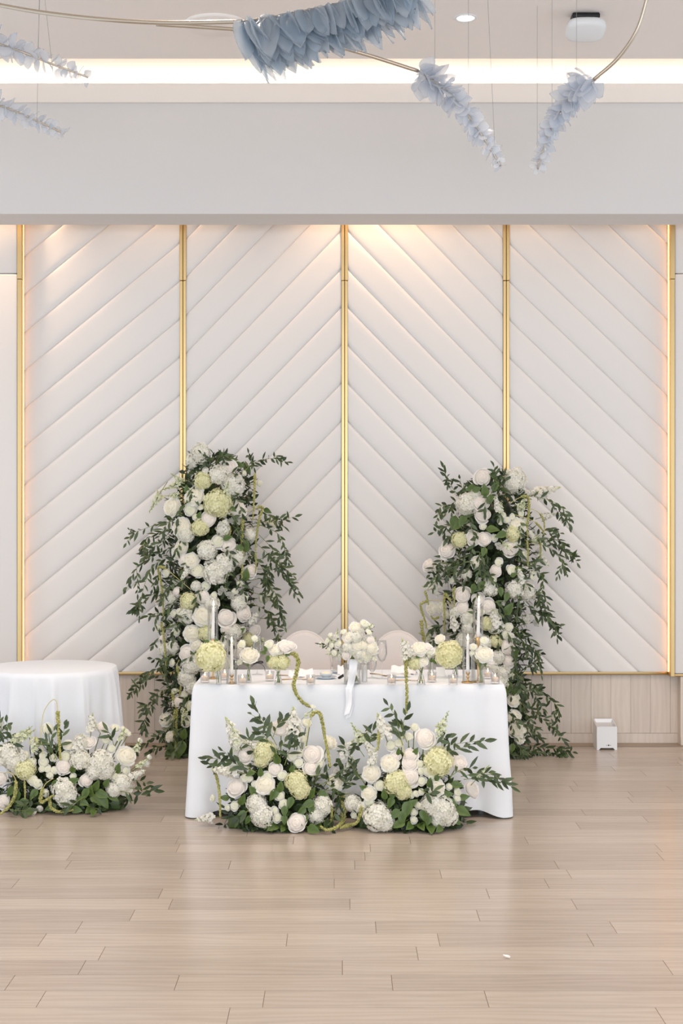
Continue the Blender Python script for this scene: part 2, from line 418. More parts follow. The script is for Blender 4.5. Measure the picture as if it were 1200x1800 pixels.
# ================================================================ ceiling fittings
d = on_plane(818, 31, ZC)
t = tag(empty('downlight', d), 'round recessed ceiling downlight glowing warm white', 'ceiling light')
m = MB(); m.lathe([(.052, -.002), (.054, -.006), (.068, -.007), (.073, -.003), (.073, 0)], 32, cap=False); m.build('trim_ring', M['white_plastic'], t)
m = MB(); m.lathe([(.001, -.002), (.052, -.003)], 32, cap=False); m.build('lens', M['lamp'], t)
d = on_plane(380, 42, ZC)
t = tag(empty('ceiling_canopy', d), 'round off-white cover plate on the ceiling behind the curved rods', 'ceiling plate')
m = MB(); m.lathe([(.197, 0), (.197, -.012), (.19, -.018), (.001, -.018)], 48, cap=False); m.build('plate', M['ceiling'], t); 
m = MB(); m.lathe([(.012, -.018), (.012, -.03), (.001, -.031)], 12, cap=False); m.build('screw', M['rod'], t)
d = on_plane(1028, 26, ZC)
t = tag(empty('ceiling_mount_speaker', d), 'white oval device on a black bracket fixed to the ceiling', 'speaker')
m = MB(); m.rbox(-.085, .085, -.05, .05, -.035, 0, .01); m.rbox(-.05, .05, -.03, .03, -.06, -.03, .006); m.build('bracket', M['black'], t)
m = MB(); 
def pk(u, v):
    a = u*2*PI; pr = [(.02, .03), (.09, .03), (.118, .02), (.122, 0), (.115, -.02), (.09, -.03), (.0, -.032)]
    j = v*6; i = min(int(j), 5); r_ = lerp(pr[i][0], pr[i+1][0], j-i); z_ = lerp(pr[i][1], pr[i+1][1], j-i)
    ca, sa = math.cos(a), math.sin(a); e = .6
    return (r_*abs(ca)**e*(1 if ca > 0 else -1), r_*.75*abs(sa)**e*(1 if sa > 0 else -1), z_), 1
m.grid(pk, 40, 6, True); o = m.build('cover', M['white_plastic'], t, (0, -.02, -.10)); o.rotation_euler = (math.radians(-24), 0, 0)

# ---------------------------------------------------------------- glass pendants
def glass_petal_mesh(narrow, seed, mat):
    r_ = random.Random(seed); m = MB(); wv = narrow*r_.uniform(.9, 1.1); bend = r_.uniform(.1, .28)
    def fn(u, v):
        uu = u*2-1; wd = wv*(math.sin(PI*(v**.75))**.7*.98+.02) if v < 1 else .0
        return (uu*wd, bend*(v*v)-.25*wv*uu*uu*0+.12*(1-uu*uu)*wv, v), 1
    m.grid(fn, 4, 7)
    n = len(m.v); fs = list(m.f)
    m2 = MB(); 
    for p in m.v: m2.vert(p)
    for p in m.v: m2.vert((p[0], p[1]-.035, p[2]))
    for f in fs: m2.face(f); m2.face(tuple(n+i for i in reversed(f)))
    rim = [i for i in range(5)] + [5*j+4 for j in range(1, 8)] + [35+i for i in range(3, -1, -1)] + [5*j for j in range(6, 0, -1)]
    for i in range(len(rim)):
        a, b_ = rim[i], rim[(i+1) % len(rim)]; m2.face((b_, a, n+a, n+b_))
    return m2.mesh('glass_petal', mat)
PET = [glass_petal_mesh(.40, i, M['frost']) for i in range(3)]
PETB = [glass_petal_mesh(.21, 10+i, M['blue']) for i in range(3)]
def pendant(label, stem, rod, wires, n, L0, L1, radial, meshes, seed, droop=0, rod_r=.011, lean=.35, power=1.0):
    r_ = random.Random(seed)
    stem = curve([at(*p) for p in stem], 14)
    t = tag(empty('glass_pendant', stem[0]), label, 'pendant light', 'glass blossom pendants')
    o0 = stem[0]; loc = lambda pts: [p-o0 for p in pts]
    m = MB(); m.tube(loc(stem), .006, 8); m.build('stem', M['rod'], t)
    if rod:
        rp = curve([at(*p) for p in rod], 14); m = MB(); m.tube(loc(rp), rod_r, 10); m.build('rod', M['rod'], t)
    for a, b_ in wires:
        m = MB(); pa, pb = at(*a), at(*b_)
        dd = (pa-pb); 
        if pa.z < ZC and dd.z > .05: pa = pb+dd*((ZC-pb.z)/dd.z)
        m.tube(loc([pa, pb]), .0011, 5); m.build('wire', M['grey_plastic'], t)
    for i in range(n):
        f = ((i+.5)/n)**power; k = f*(len(stem)-1); j = min(int(k), len(stem)-2)
        p = stem[j].lerp(stem[j+1], k-j); tan = (stem[j+1]-stem[j]).normalized()
        a = i*2.4+r_.uniform(-.3, .3)
        e1 = tan.cross(Vector((0, 0, 1))).normalized(); e2 = tan.cross(e1)
        rad = e1*math.cos(a)+e2*math.sin(a)
        d = (rad*radial+tan*lean+Vector((0, 0, -droop))+Vector([r_.uniform(-.18, .18) for _ in range(3)])).normalized()
        L = lerp(L0, L1, f)*r_.uniform(.8, 1.15)
        o = link('glass_petal', meshes[i % 3], t)
        # face of the petal looks outwards
        z = d; x = z.cross(rad if abs(z.dot(rad)) < .97 else tan).normalized()
        if abs(z.dot(rad)) > .6:
            x = z.cross(tan).normalized()
        y = z.cross(x)
        if y.dot(rad-tan*.5) > 0: x, y = -x, -y
        q = Matrix((x, y, z)).transposed().to_quaternion() @ Quaternion((0, 0, 1), r_.uniform(-1.4, 1.4))
        o.rotation_mode = 'QUATERNION'; o.rotation_quaternion = q
        o.location = p-o0+rad*.006; o.scale = (L, L*.6, L)
    return t
pendant('frosted glass blossom pendant pointing down to the right beside the ceiling downlight', [(735,125,8.3),(790,165,8.3),(838,225,8.35),(880,292,8.4)],
    [(275,43,8.3),(360,48,8.25),(437,54,8.2),(530,67,8.2),(630,92,8.25),(735,125,8.3)],
    [((764,0,8.3),(764,140,8.3)),((823,0,8.33),(823,205,8.33)),((857,0,8.38),(870,270,8.39))], 104, .128, .05, .95, PET, 1, lean=.3)
pendant('frosted glass blossom pendant drooping below the white oval ceiling device', [(1043,140,8.25),(1000,175,8.35),(968,225,8.5),(944,298,8.6)],
    [(1150,-60,8.0),(1136,0,8.05),(1118,55,8.1),(1085,103,8.18),(1043,140,8.25)],
    [((944,12,8.6),(944,292,8.6)),((970,0,8.5),(970,220,8.5)),((1013,0,8.31),(1013,165,8.31))], 104, .128, .05, .95, PET, 2, lean=.3)
pendant('large blue glass blossom cluster cut off by the top of the frame', [(425,38,6.9),(490,28,6.8),(560,14,6.7),(640,-4,6.6),(720,-22,6.5)],
    [(-60,-4,7.6),(0,9,7.5),(75,22,7.4),(180,34,7.2),(290,40,7.1),(425,38,6.9)],
    [], 150, .29, .19, .5, PETB, 3, droop=.95, lean=.45)
pendant('glass blossom pendant tip crossing the bright cove at the left edge', [(-120,50,8.0),(-40,66,8.0),(30,88,8.0),(90,112,8.05),(155,136,8.1)],
    None, [((70,0,8.03),(66,102,8.03)),((79,0,8.05),(91,110,8.05))], 70, .12, .05, .9, PET, 4, lean=.25)
pendant('glass blossom pendant tip in front of the bulkhead, below its twin', [(-120,150,8.4),(-40,172,8.4),(20,193,8.4),(70,215,8.45),(113,235,8.5)],
    None, [((69,0,8.45),(65,212,8.45))], 66, .105, .045, .9, PET, 5, lean=.25)
# ================================================================ flowers: a few heads of each kind, radius 1, facing +Z
def layered(m, rnd, n, prof, span, ruf=.04, point=.3, nu=6, nv=6, tint=lambda t, v: t):
    """petals wrapped round an axis; prof(t, v) -> radius, height; t runs from the heart 0 to the rim 1"""
    for i in range(n):
        t = i/(n-1); A = i*2.39996+rnd.uniform(-.25, .25); sp = span(t)*rnd.uniform(.9, 1.1)
        p1, p2, p3 = rnd.uniform(0, 6), rnd.uniform(0, 6), rnd.uniform(.94, 1.06)
        def fn(u, v):
            q = u*2-1; ve = v*(1-point*abs(q)**1.7)
            r_, z_ = prof(t, ve)
            k = ruf*v*v*(math.sin(q*5+p1)+.6*math.sin(q*9+p2))
            r_ = r_*p3+k*.7; z_ = z_+k
            a = A+q*sp*(.3+.7*math.sin(min(v*1.9, PI/2)))
            return (r_*math.cos(a), r_*math.sin(a), z_), tint(t, v)
        m.grid(fn, nu, nv)
def core(m, prof_pts, t=.8):
    """filled heart just below the petal edges, so the head is not hollow"""
    c0 = len(m.v); m.lathe(prof_pts, 14, cap=True); m.t[c0:] = [t]*(len(m.v)-c0)
def head_rose(seed):
    rnd = random.Random(seed); m = MB(); op = rnd.uniform(.85, 1.1)
    def env(t):
        rt = lerp(.08, .98, t); return rt, lerp(.60, .10, t**1.7)*op
    def prof(t, v):
        rt, zt = env(t)
        r_ = rt*math.sin(v*PI/2)**lerp(.35, .7, t)+.01
        z_ = -.35+(zt+.35)*v**lerp(1.0, 1.5, t)
        if v > .7: k = (v-.7)/.3; r_ += lerp(.035, .12, t)*k*k; z_ -= lerp(.015, .20, t*t)*k*k
        return r_, z_
    layered(m, rnd, 19, prof, lambda t: lerp(2.1, .82, t**.5), .02, .26, 8, 8, lambda t, v: min(1, t*1.6+.1))
    core(m, [(.5, -.38)]+[(env(t)[0]*.97, env(t)[1]-lerp(.07, .16, t)) for t in (.9, .7, .5, .3, .15, 0)]+[(.001, env(0)[1]-.06)], .6)
    return m.mesh('rose', M['rose'])
def head_peony(seed):
    rnd = random.Random(seed); m = MB()
    def env(t):
        th = lerp(.10, 1.9, t**.75); R_ = lerp(.86, 1.0, t); return R_*math.sin(th), R_*math.cos(th)*.70+.05
    def prof(t, v):
        tr, tz = env(t)
        r_ = tr*(v**.6)+.10*math.sin(v*PI)*(1-t*.5); z_ = -.3+(tz+.3)*(v**lerp(1.0, .8, t))+.10*math.sin(v*PI)*t
        return r_, z_
    layered(m, rnd, 34, prof, lambda t: lerp(.95, .55, t), .055, .28, 7, 6, lambda t, v: min(1, t*2.0+.25*v))
    core(m, [(.3, -.4)]+[(env(t)[0]*.86, env(t)[1]*.86-.03) for t in (1, .8, .6, .45, .3, .15, .05)]+[(.001, .66)], .5)
    return m.mesh('peony', M['peony'])
def floret(m, c, nrm, size, rnd, tin, npet=4, cup=.25):
    nrm = nrm.normalized(); a = nrm.cross(Vector((.3, .5, .8))).normalized(); b_ = nrm.cross(a); ro = rnd.uniform(0, 6.3)
    for k in range(npet):
        an = ro+k*2*PI/npet+rnd.uniform(-.12, .12); d = a*math.cos(an)+b_*math.sin(an); s_ = nrm.cross(d)
        up = cup*rnd.uniform(.3, 1.6)
        P = lambda l, w_, h: c+d*(l*size)+s_*(w_*size)+nrm*(h*size)
        q = [m.vert(P(.02, 0, 0), tin*.35), m.vert(P(.5, .46, up), tin), m.vert(P(.95, .33, up*.9), tin), m.vert(P(1.06, 0, up*.6), tin), m.vert(P(.95, -.33, up*.9), tin), m.vert(P(.5, -.46, up), tin), m.vert(P(.6, 0, up*.25), tin*.85)]
        for i in range(1, 6): 
            j = i+1 if i < 5 else 0
            m.face((q[6], q[i], q[j]))
        m.face((q[6], q[0], q[1]))
def head_hyd(seed, mat, name, elong=1.0, lump=.12):
    rnd = random.Random(seed); m = MB(); N = 130
    bm = bmesh.new(); bmesh.ops.create_icosphere(bm, subdivisions=2, radius=.78)
    for v in bm.verts: v.co.z *= .9
    m.add_bm(bm); bm.free(); m.t = [.5]*len(m.t)
    for i in range(N):
        z = 1-1.72*(i+.5)/N; rr = math.sqrt(max(0, 1-z*z)); a = i*2.39996
        p = Vector((rr*math.cos(a), rr*math.sin(a), z)); k = 1+lump*(noise.noise(p*2.1+Vector((seed*3.1, 0, 0)))*1.5)+rnd.uniform(-.05, .05)
        n_ = (p+Vector([rnd.uniform(-.35, .35) for _ in range(3)])).normalized()
        c = p*.9*k; c.z *= .88; c.x *= elong
        floret(m, c, n_, rnd.uniform(.18, .24), rnd, rnd.uniform(.6, 1))
    return m.mesh(name, mat)
def head_liz(seed):
    rnd = random.Random(seed); m = MB()
    def env(t): return lerp(.12, .98, t), lerp(.5, .2, t*t)
    def prof(t, v):
        rt, zt = env(t); k = max(0, (v-.7)/.3)
        return .02+rt*math.sin(v*PI/2)**lerp(.4, .7, t)+.1*t*k*k, -.4+(zt+.4)*v**lerp(1.0, 1.4, t)-.16*t*k*k
    layered(m, rnd, 12, prof, lambda t: lerp(1.9, .9, t), .04, .22, 6, 6, lambda t, v: min(1, .1+t*2.0))
    core(m, [(.4, -.4)]+[(env(t)[0]*.95, env(t)[1]-.14) for t in (.9, .6, .3, 0)]+[(.001, .4)], .5)
    return m.mesh('lisianthus', M['liz'])
def head_bud(seed):
    rnd = random.Random(seed); m = MB()
    def prof(t, v):
        rm = lerp(.5, 1.0, t); return rm*math.sin(.12+v*2.35)**.8+.02, -.8+1.7*v**.9-.25*t*v
    layered(m, rnd, 8, prof, lambda t: 1.25, .03, .12, 6, 6, lambda t, v: min(1, v*2.2))
    core(m, [(.4, -.7), (.8, -.3), (.85, 0), (.6, .35), (.2, .5)], .9)
    m.cur = 1
    for k in range(5):
        a = k*2*PI/5
        m.tube([(.1*math.cos(a), .1*math.sin(a), -.95), (.75*math.cos(a), .75*math.sin(a), -.6), (1.02*math.cos(a), 1.02*math.sin(a), .0)], .13, 4, .02)
    m.tube([(0, 0, -2.6), (0, 0, -.8)], .12, 5)
    return m.mesh('flower_bud', [M['bud'], M['stem']])
def head_cluster(seed):
    """spray of five to seven small blooms on one stalk"""
    rnd = random.Random(seed); m = MB(); pts = []
    for i in range(7):
        a = i*2.4; r_ = .62*math.sqrt(i/6.0); pts.append(Vector((r_*math.cos(a), r_*math.sin(a), rnd.uniform(-.1, .3))))
    for p in pts:
        s_ = rnd.uniform(.32, .42); m2 = MB()
        def prof(t, v):
            rt = lerp(.45, 1.0, t); return .05+(rt-.05)*math.sin(.1+v*1.9), -.8+(1.35-.35*t)*v
        layered(m2, rnd, 7, prof, lambda t: 1.15, .05, .2, 4, 4, lambda t, v: min(1, .2+t+v*.6))
        b0 = len(m.v)
        for q, tt in zip(m2.v, m2.t): m.vert(p+Vector(q)*s_, tt)
        for f in m2.f: m.face(tuple(b0+i for i in f))
    m.cur = 1
    for p in pts: m.tube([(0, 0, -1.3), p*.6+Vector((0, 0, -.4)), p-Vector((0, 0, .2))], .05, 5)
    return m.mesh('spray_blossom', [M['liz'], M['stem']])
def spike_stock(seed):
    """upright spike of ruffled florets, length 1 along +Z, green buds at the tip"""
    rnd = random.Random(seed); m = MB(); m.cur = 1
    m.tube([(0, 0, -.35), (0, 0, .5), (.01, 0, 1)], .02, 5, .008)
    m.cur = 0
    for i in range(30):
        f = i/29; z = .04+.82*f; a = i*2.4; r_ = lerp(.2, .06, f**1.3)
        p = Vector((r_*math.cos(a), r_*math.sin(a), z)); n_ = Vector((math.cos(a), math.sin(a), .5))
        for q in range(2): floret(m, p+Vector([rnd.uniform(-.03, .03) for _ in range(3)]), n_+Vector([rnd.uniform(-.5, .5) for _ in range(3)]), lerp(.125, .06, f), rnd, rnd.uniform(.7, 1), 5, .4)
    m.cur = 2
    for i in range(9):
        a = i*2.4; z = .86+.15*i/9; r_ = .045*(1-i/10); bl(m, (r_*math.cos(a), r_*math.sin(a), z), .028, .5)
    return m.mesh('stock_spike', [M['hyd'], M['stem'], M['snap']])
def bl(m, p, r_, t, sq=1.0):
    bm = bmesh.new(); bmesh.ops.create_icosphere(bm, subdivisions=1, radius=1)
    base = len(m.v); bm.verts.index_update()
    for v in bm.verts: m.vert((p[0]+v.co.x*r_, p[1]+v.co.y*r_, p[2]+v.co.z*r_*sq), t)
    for f in bm.faces: m.face(tuple(base+v.index for v in f.verts))
    bm.free()
def spike_snap(seed):
    """looser spike: white cups low down, green buds above"""
    rnd = random.Random(seed); m = MB(); m.cur = 1
    m.tube([(0, 0, -.4), (.02, 0, .3), (-.01, .02, .7), (0, 0, 1)], .017, 5, .008)
    for i in range(18):
        f = i/17; z = .05+.93*f; a = i*2.4; d = Vector((math.cos(a), math.sin(a), .7)).normalized(); s_ = lerp(.13, .04, f)
        p = Vector((0, 0, z)); m.cur = 1; m.tube([p, p+d*s_*.6], .01, 4)
        m.cur = 0; c = p+d*s_
        if f < .55:
            floret(m, c, d, s_*.95, rnd, rnd.uniform(.8, 1.0), 5, .8); bl(m, c, s_*.33, .9)
        else: bl(m, c, s_*.5, rnd.uniform(.1, .6), 1.3)
    return m.mesh('snapdragon_spike', [M['snap'], M['stem']])
HEAD = {'R': ('rose', [head_rose(i) for i in range(5)]), 'P': ('peony', [head_peony(i+20) for i in range(4)]),
        'H': ('hydrangea', [head_hyd(i, M['hyd'], 'hydrangea', 1+.1*(i % 2), .12+.03*i) for i in range(4)]),
        'G': ('green_hydrangea', [head_hyd(i+9, M['green_hyd'], 'green_hydrangea', 1, .15) for i in range(3)]),
        'L': ('lisianthus', [head_liz(i) for i in range(4)]), 'B': ('flower_bud', [head_bud(i) for i in range(3)]),
        'C': ('spray_blossom', [head_cluster(i) for i in range(3)]),
        'S': ('stock_spike', [spike_stock(i) for i in range(3)]), 'Z': ('snapdragon_spike', [spike_snap(i) for i in range(3)])}
CNT = {}
def head(kind, root, p, r_, d, roll=None, flat=1.0):
    name, ms = HEAD[kind]; CNT[kind] = CNT.get(kind, 0)+1
    o = link(name, ms[CNT[kind] % len(ms)], root, p-root.location)
    q = d.to_track_quat('Z', 'Y') @ Quaternion((0, 0, 1), U(0, 6.3) if roll is None else roll)
    o.rotation_mode = 'QUATERNION'; o.rotation_quaternion = q; o.scale = (r_, r_, r_*flat)
    return o
def stalk(root, o, p, foot, d, rr):
    """green stem from the mass to the back of a flower head, a piece of that flower"""
    M4 = Matrix.Translation(o.location) @ o.rotation_quaternion.to_matrix().to_4x4() @ Matrix.Diagonal((*o.scale, 1))
    a, b_ = foot-root.location, p-d*rr*.3-root.location
    m = MB(); m.tube(curve([a, a.lerp(b_, .5)+Vector((0, 0, .015)), b_], 5), .0028, 6)
    s_ = m.build('stem', M['stem'], o); s_.matrix_parent_inverse = M4.inverted()
def spike(kind, root, p0, p1):
    d = p1-p0; L = d.length
    name, ms = HEAD[kind]; CNT[kind] = CNT.get(kind, 0)+1
    o = link(name, ms[CNT[kind] % len(ms)], root, p0-root.location)
    o.rotation_mode = 'QUATERNION'; o.rotation_quaternion = d.to_track_quat('Z', 'Y') @ Quaternion((0, 0, 1), U(0, 6.3))
    wd = max(min(L, .17), .6*L); o.scale = (wd, wd, L); return o
# ---------------------------------------------------------------- leaves
def leaf(m, b0, d, nrm, L, W, t, fold=.25, bend=.15):
    d = d.normalized(); s_ = d.cross(nrm)
    if s_.length < 1e-3: s_ = d.cross(Vector((.4, .3, .8)))
    s_.normalize(); n_ = s_.cross(d)
    rows = [(0, .06), (.22, .72), (.48, 1), (.76, .66), (1, .02)]; ids = []
    for f, w_ in rows:
        c = b0+d*(L*f)-n_*(bend*L*f*f); h = W*.5*w_
        ids.append((m.vert(c+s_*h+n_*(fold*h), t), m.vert(c, t*.8), m.vert(c-s_*h+n_*(fold*h), t)))
    for i in range(4):
        m.face((ids[i][0], ids[i][1], ids[i+1][1], ids[i+1][0])); m.face((ids[i][1], ids[i][2], ids[i+1][2], ids[i+1][1]))
def sprig(root, pts, L=.05, n=None, W=.3, name='ruscus_sprig', mat='ruscus', spread=.8, side=True):
    pts = curve(pts, 8); o0 = root.location; m = MB(); m.cur = 1
    m.tube([p-o0 for p in pts], .0022, 5, .001); m.cur = 0
    ln = sum((pts[i+1]-pts[i]).length for i in range(len(pts)-1)); n = n or max(6, int(ln/(L*.40)))
    for i in range(n):
        f = .08+.92*(i+1)/n; k = f*(len(pts)-1); j = min(int(k), len(pts)-2); p = pts[j].lerp(pts[j+1], k-j)-o0
        tan = (pts[j+1]-pts[j]).normalized(); sd = tan.cross(Vector((U(-.5, .5), -1, U(-.5, .5)))).normalized()*(1 if i % 2 else -1)
        d = tan*U(.3, 1)+sd*spread*U(.2, 1.2)+Vector((U(-.4, .4), U(-.7, .5), U(-.55, .25))) if i < n-1 else tan
        leaf(m, p, d, Vector((U(-.7, .7), -1, U(-.3, .9))), L*U(.65, 1.25)*(1 if f < .85 else .85), L*W*U(.7, 1.2), U(0, 1), .3, U(-.1, .3))
    return m.build(name, [M[mat], M['stem']], root)
def strand(root, pts, r0=.011, r1=.004, stem=0, name='amaranth_strand', thick=1.0):
    """drooping amaranth: beads packed round a cord; the first part may be a bare stem"""
    pts = curve(pts, 10); o0 = root.location; m = MB(); m.cur = 1
    m.tube([p-o0 for p in pts], .0024, 5); m.cur = 0
    acc = 0; tot = sum((pts[i+1]-pts[i]).length for i in range(len(pts)-1)); s_ = stem*tot; rnd = random.Random(int(tot*1e5))
    for i in range(len(pts)-1):
        seg = (pts[i+1]-pts[i]); L = seg.length
        while s_ <= acc+L and s_ < tot:
            f = s_/tot; rr = lerp(r0, r1, ((f-stem)/(1-stem))**1.5)*rnd.uniform(.85, 1.12); p = pts[i]+seg*((s_-acc)/L)-o0
            for k in range(5):
                v = Vector((rnd.gauss(0, 1), rnd.gauss(0, 1), rnd.gauss(0, 1))).normalized()
                q = p+v*rr*.68; bl(m, q, rr*rnd.uniform(.36, .54), rnd.uniform(.2, 1))
            s_ += rr*.45
        acc += L
    return m.build(name, [M['amar'], M['ystem']], root)
BROAD = []
for i in range(3):
    m = MB(); rnd = random.Random(i)
    def fn(u, v):
        q = u*2-1; wd = .31*math.sin(PI*v**.72)**.85*(1-.2*v)+.004
        return (q*wd, v, .10*abs(q)*wd*2-.18*v*v+.02*math.sin(v*9+q*2)), .45+.4*abs(q)+.1*math.sin(v*30)*0
    m.grid(fn, 4, 6); m.cur = 1; m.tube([(0, -.22, .02), (0, .02, 0), (0, .5, -.04)], .018, 4, .008)
    BROAD.append(m.mesh('leaf', [M['broad'], M['stem']]))
def broad(root, p, L, d, nrm=None):
    """one broad leaf: its middle at p, pointing along d, its face towards nrm"""
    nrm = nrm or Vector((U(-.4, .4), -1, U(0, .7))); y = d.normalized(); x = y.cross(nrm).normalized(); z = x.cross(y)
    o = link('leaf', BROAD[int(R()*3)], root, p-y*L*.5-root.location)
    o.rotation_mode = 'QUATERNION'; o.rotation_quaternion = Matrix((x, y, z)).transposed().to_quaternion()
    o.scale = (L*1.05, L, L); return o
def foliage(root, pts_fn, n, L, W=.32, name='foliage'):
    m = MB(); o0 = root.location
    for i in range(n):
        p, nn = pts_fn(); d = nn*U(.1, .8)+Vector((U(-1, 1), U(-.6, .4), U(-1, .7)))
        big = R() < .25
        leaf(m, p-o0, d, nn+Vector((U(-.6, .6), U(-.4, .2), U(-.2, .9))), L*U(.7, 1.3), L*(W*1.7 if big else W)*U(.8, 1.2), U(0, 1), .25, U(-.1, .3))
    o = m.build(name, M['inner'], root); o['kind'] = 'stuff'; return o
def parse(s): 
    out = []
    for e in s.replace('\n', ' ').split(';'):
        e = e.split()
        if e: out.append([e[0]]+[float(q) for q in e[1:]])
    return out

# ================================================================ the two flower towers behind the table
def tower(label, base_px, axis, YC, data, spikes, strands, sprigs, leaves, seed, side):
    """axis: [(py, centre px, half width px)] of the dense part"""
    random.seed(seed)
    def ax(py):
        for (a, ca, wa), (b_, cb, wb) in zip(axis, axis[1:]):
            if py <= b_: f = max(0, (py-a)/(b_-a)); return lerp(ca, cb, f), lerp(wa, wb, f)
        return axis[-1][1:]
    def Yat(px, py, k=1.0):
        c_, w_ = ax(py); q = (px-c_)/(w_*1.15); return YC-.27*k*math.sqrt(max(0.0, 1-q*q))
    rp = at(base_px, 1322, YC); rp.z = 0
    root = tag(empty('flower_tower', rp), label, 'flower arrangement', 'flower towers behind the table')
    # stand inside
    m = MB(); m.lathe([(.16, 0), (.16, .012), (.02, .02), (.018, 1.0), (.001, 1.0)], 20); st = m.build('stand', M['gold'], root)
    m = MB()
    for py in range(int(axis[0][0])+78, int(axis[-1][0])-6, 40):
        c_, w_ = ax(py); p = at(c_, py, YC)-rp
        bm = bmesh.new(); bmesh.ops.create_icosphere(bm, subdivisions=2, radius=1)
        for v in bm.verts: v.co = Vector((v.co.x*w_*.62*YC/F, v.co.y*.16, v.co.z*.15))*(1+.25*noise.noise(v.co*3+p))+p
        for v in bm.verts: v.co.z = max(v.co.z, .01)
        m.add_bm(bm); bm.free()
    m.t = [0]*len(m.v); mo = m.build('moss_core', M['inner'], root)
    def surf():
        py = lerp(axis[0][0], axis[-1][0], R()); c_, w_ = ax(py); a = U(-PI, 0) if R() < .75 else U(0, PI); k = U(.62, 1.0)
        p = at(c_+w_*k*math.cos(a), py, YC); p.y = YC+.27*k*math.sin(a)*.92; p.z = max(p.z, .015)
        return p, Vector((math.cos(a), math.sin(a), .1))
    foliage(root, surf, 3000, .062)
    for e in parse(data):
        kd, px, py, r_ = e[:4]; off = e[4] if len(e) > 4 else 0
        c_, w_ = ax(py); Y = Yat(px, py)-.01-off; p = at(px, py, Y); rr = r_*1.06*Y/F
        if kd in 'RLPB': rr *= 1.04
        p.z = max(p.z, rr*.7)
        q = max(-1.2, min(1.2, (px-c_)/w_))
        d = Vector((q*.7+U(-.3, .3), -1, U(-.05, .45)))
        d.normalize(); o = head(kd, root, p, rr, d)
        if abs(px-c_) > w_*.85 and rr > .012: stalk(root, o, p, Vector((at(c_+(px-c_)*.45, py+6, Y).x, YC-.05, p.z-.06)), d, rr)
    for e in parse(spikes):
        kd, x0, y0, x1, y1 = e[:5]; Y = Yat((x0+x1)/2, (y0+y1)/2)-.05
        spike(kd, root, at(x0, y0, Y), at(x1, y1, Y-.04))
    for s_ in strands:
        st_, r0, pts = s_[0], s_[1], s_[2]
        strand(root, [at(x, y, Yat(x, y, .6)-.12-.02*i*0) for i, (x, y) in enumerate(pts)], r0, r0*.5, st_)
    for pts in sprigs:
        nn = len(pts)
        P = [at(x, y, Yat(x, y, .8)-.03-.05*i+U(-.03, .03)) for i, (x, y) in enumerate(pts)]
        for p in P: p.z = max(p.z, .02)
        sprig(root, P, .066, W=.32)
        # a side shoot of its own
        if nn >= 3:
            a = P[-2]; b_ = a.lerp(P[-1], .55)+Vector((U(-.06, .06), U(-.05, .05), U(-.10, .03))); b_.z = max(b_.z, .02)
            sprig(root, [a, a.lerp(b_, .5)+Vector((0, 0, .02)), b_], .058)
    for e in parse(leaves):
        px, py, L, ang = e[1:5]; p = at(px, py, Yat(px, py)-.05); p.z = max(p.z, .03)
        a = math.radians(ang); broad(root, p, L*Yat(px, py)/F, Vector((math.cos(a), -.3, math.sin(a))))
    # fill: sprigs hanging through the mass
    for i in range(26):
        py = lerp(axis[0][0]+20, axis[-1][0]-20, (i+.5)/26); c_, w_ = ax(py); x0 = c_+U(-.8, .8)*w_; sg = 1 if x0 > c_ else -1
        P = [at(x0, py, Yat(x0, py)-.0), at(x0+sg*U(4, 16), py+U(5, 18), Yat(x0, py)-.05), at(x0+sg*U(6, 28), py+U(24, 46), Yat(x0, py)-.05)]
        for p in P: p.z = max(p.z, .02)
        sprig(root, P, .064, W=.34)
    return root
LT = """H 352 797 17; H 339 811 13; R 402 821 14; H 385 834 16; B 361 827 6; G 357 845 15; H 410 853 20; P 342 873 18; B 353 862 6; P 304 892 17;
L 335 896 12; L 353 892 6; L 343 908 6; G 383 885 24; R 367 912 15; C 393 903 11; P 320 927 18; H 326 940 14; G 352 927 15; H 392 930 12;
R 416 894 16; L 456 850 6; L 429 832 5; C 421 917 10; C 407 915 8; H 440 939 11; L 478 921 8; L 470 917 6; P 320 961 14; L 312 972 11; R 323 984 13; P 336 986 15;
L 346 1003 13; L 354 1007 9; H 364 967 17; H 379 1006 21; L 384 952 12; R 402 958 14; H 396 990 18; H 416 979 15; L 293 1007 8; H 299 1051 12; R 277 1055 9;
G 332 1057 15; R 355 1048 14; L 316 1075 7; L 305 1079 7; H 328 1083 14; P 358 1083 19; R 397 1086 16; R 398 1104 11; G 362 1112 14; P 338 1114 16;
L 279 1105 8; R 286 1122 9; H 290 1142 12; H 303 1138 11; C 390 1038 10; C 404 1046 10; L 376 1046 6; L 412 1040 6; L 421 1026 6; R 440 1005 12; L 463 1051 11;
L 474 1049 8; H 420 1060 14; R 427 1078 15; C 447 1083 9; R 446 1108 12; L 426 1107 7; G 437 1124 12; H 412 1110 13; H 400 1130 14; R 330 1150 16; H 335 1170 16; H 328 1192 15; H 336 1207 12;
R 313 1233 11; L 325 1220 7; P 292 1265 13; P 301 1295 11; L 327 1268 10; H 350 1165 15; H 375 1140 16; R 420 1145 14; H 445 1150 13; P 395 1165 15;
B 306 1215 5; L 303 1165 7; L 333 1240 8; L 310 1110 8; C 305 1100 8; H 372 1062 13; R 310 1040 8; C 432 905 8; L 362 1030 8; H 345 1030 9; L 430 1050 7; P 345 1135 12"""
LSP = """Z 330 845 282 862; Z 325 850 300 832; Z 285 862 262 900; Z 318 870 290 872; S 392 915 398 940; Z 328 1240 318 1275; Z 446 1125 480 1130; S 300 1050 288 1035; S 330 1000 318 1020; Z 315 1210 297 1222; S 440 1095 455 1075; Z 395 870 402 845"""
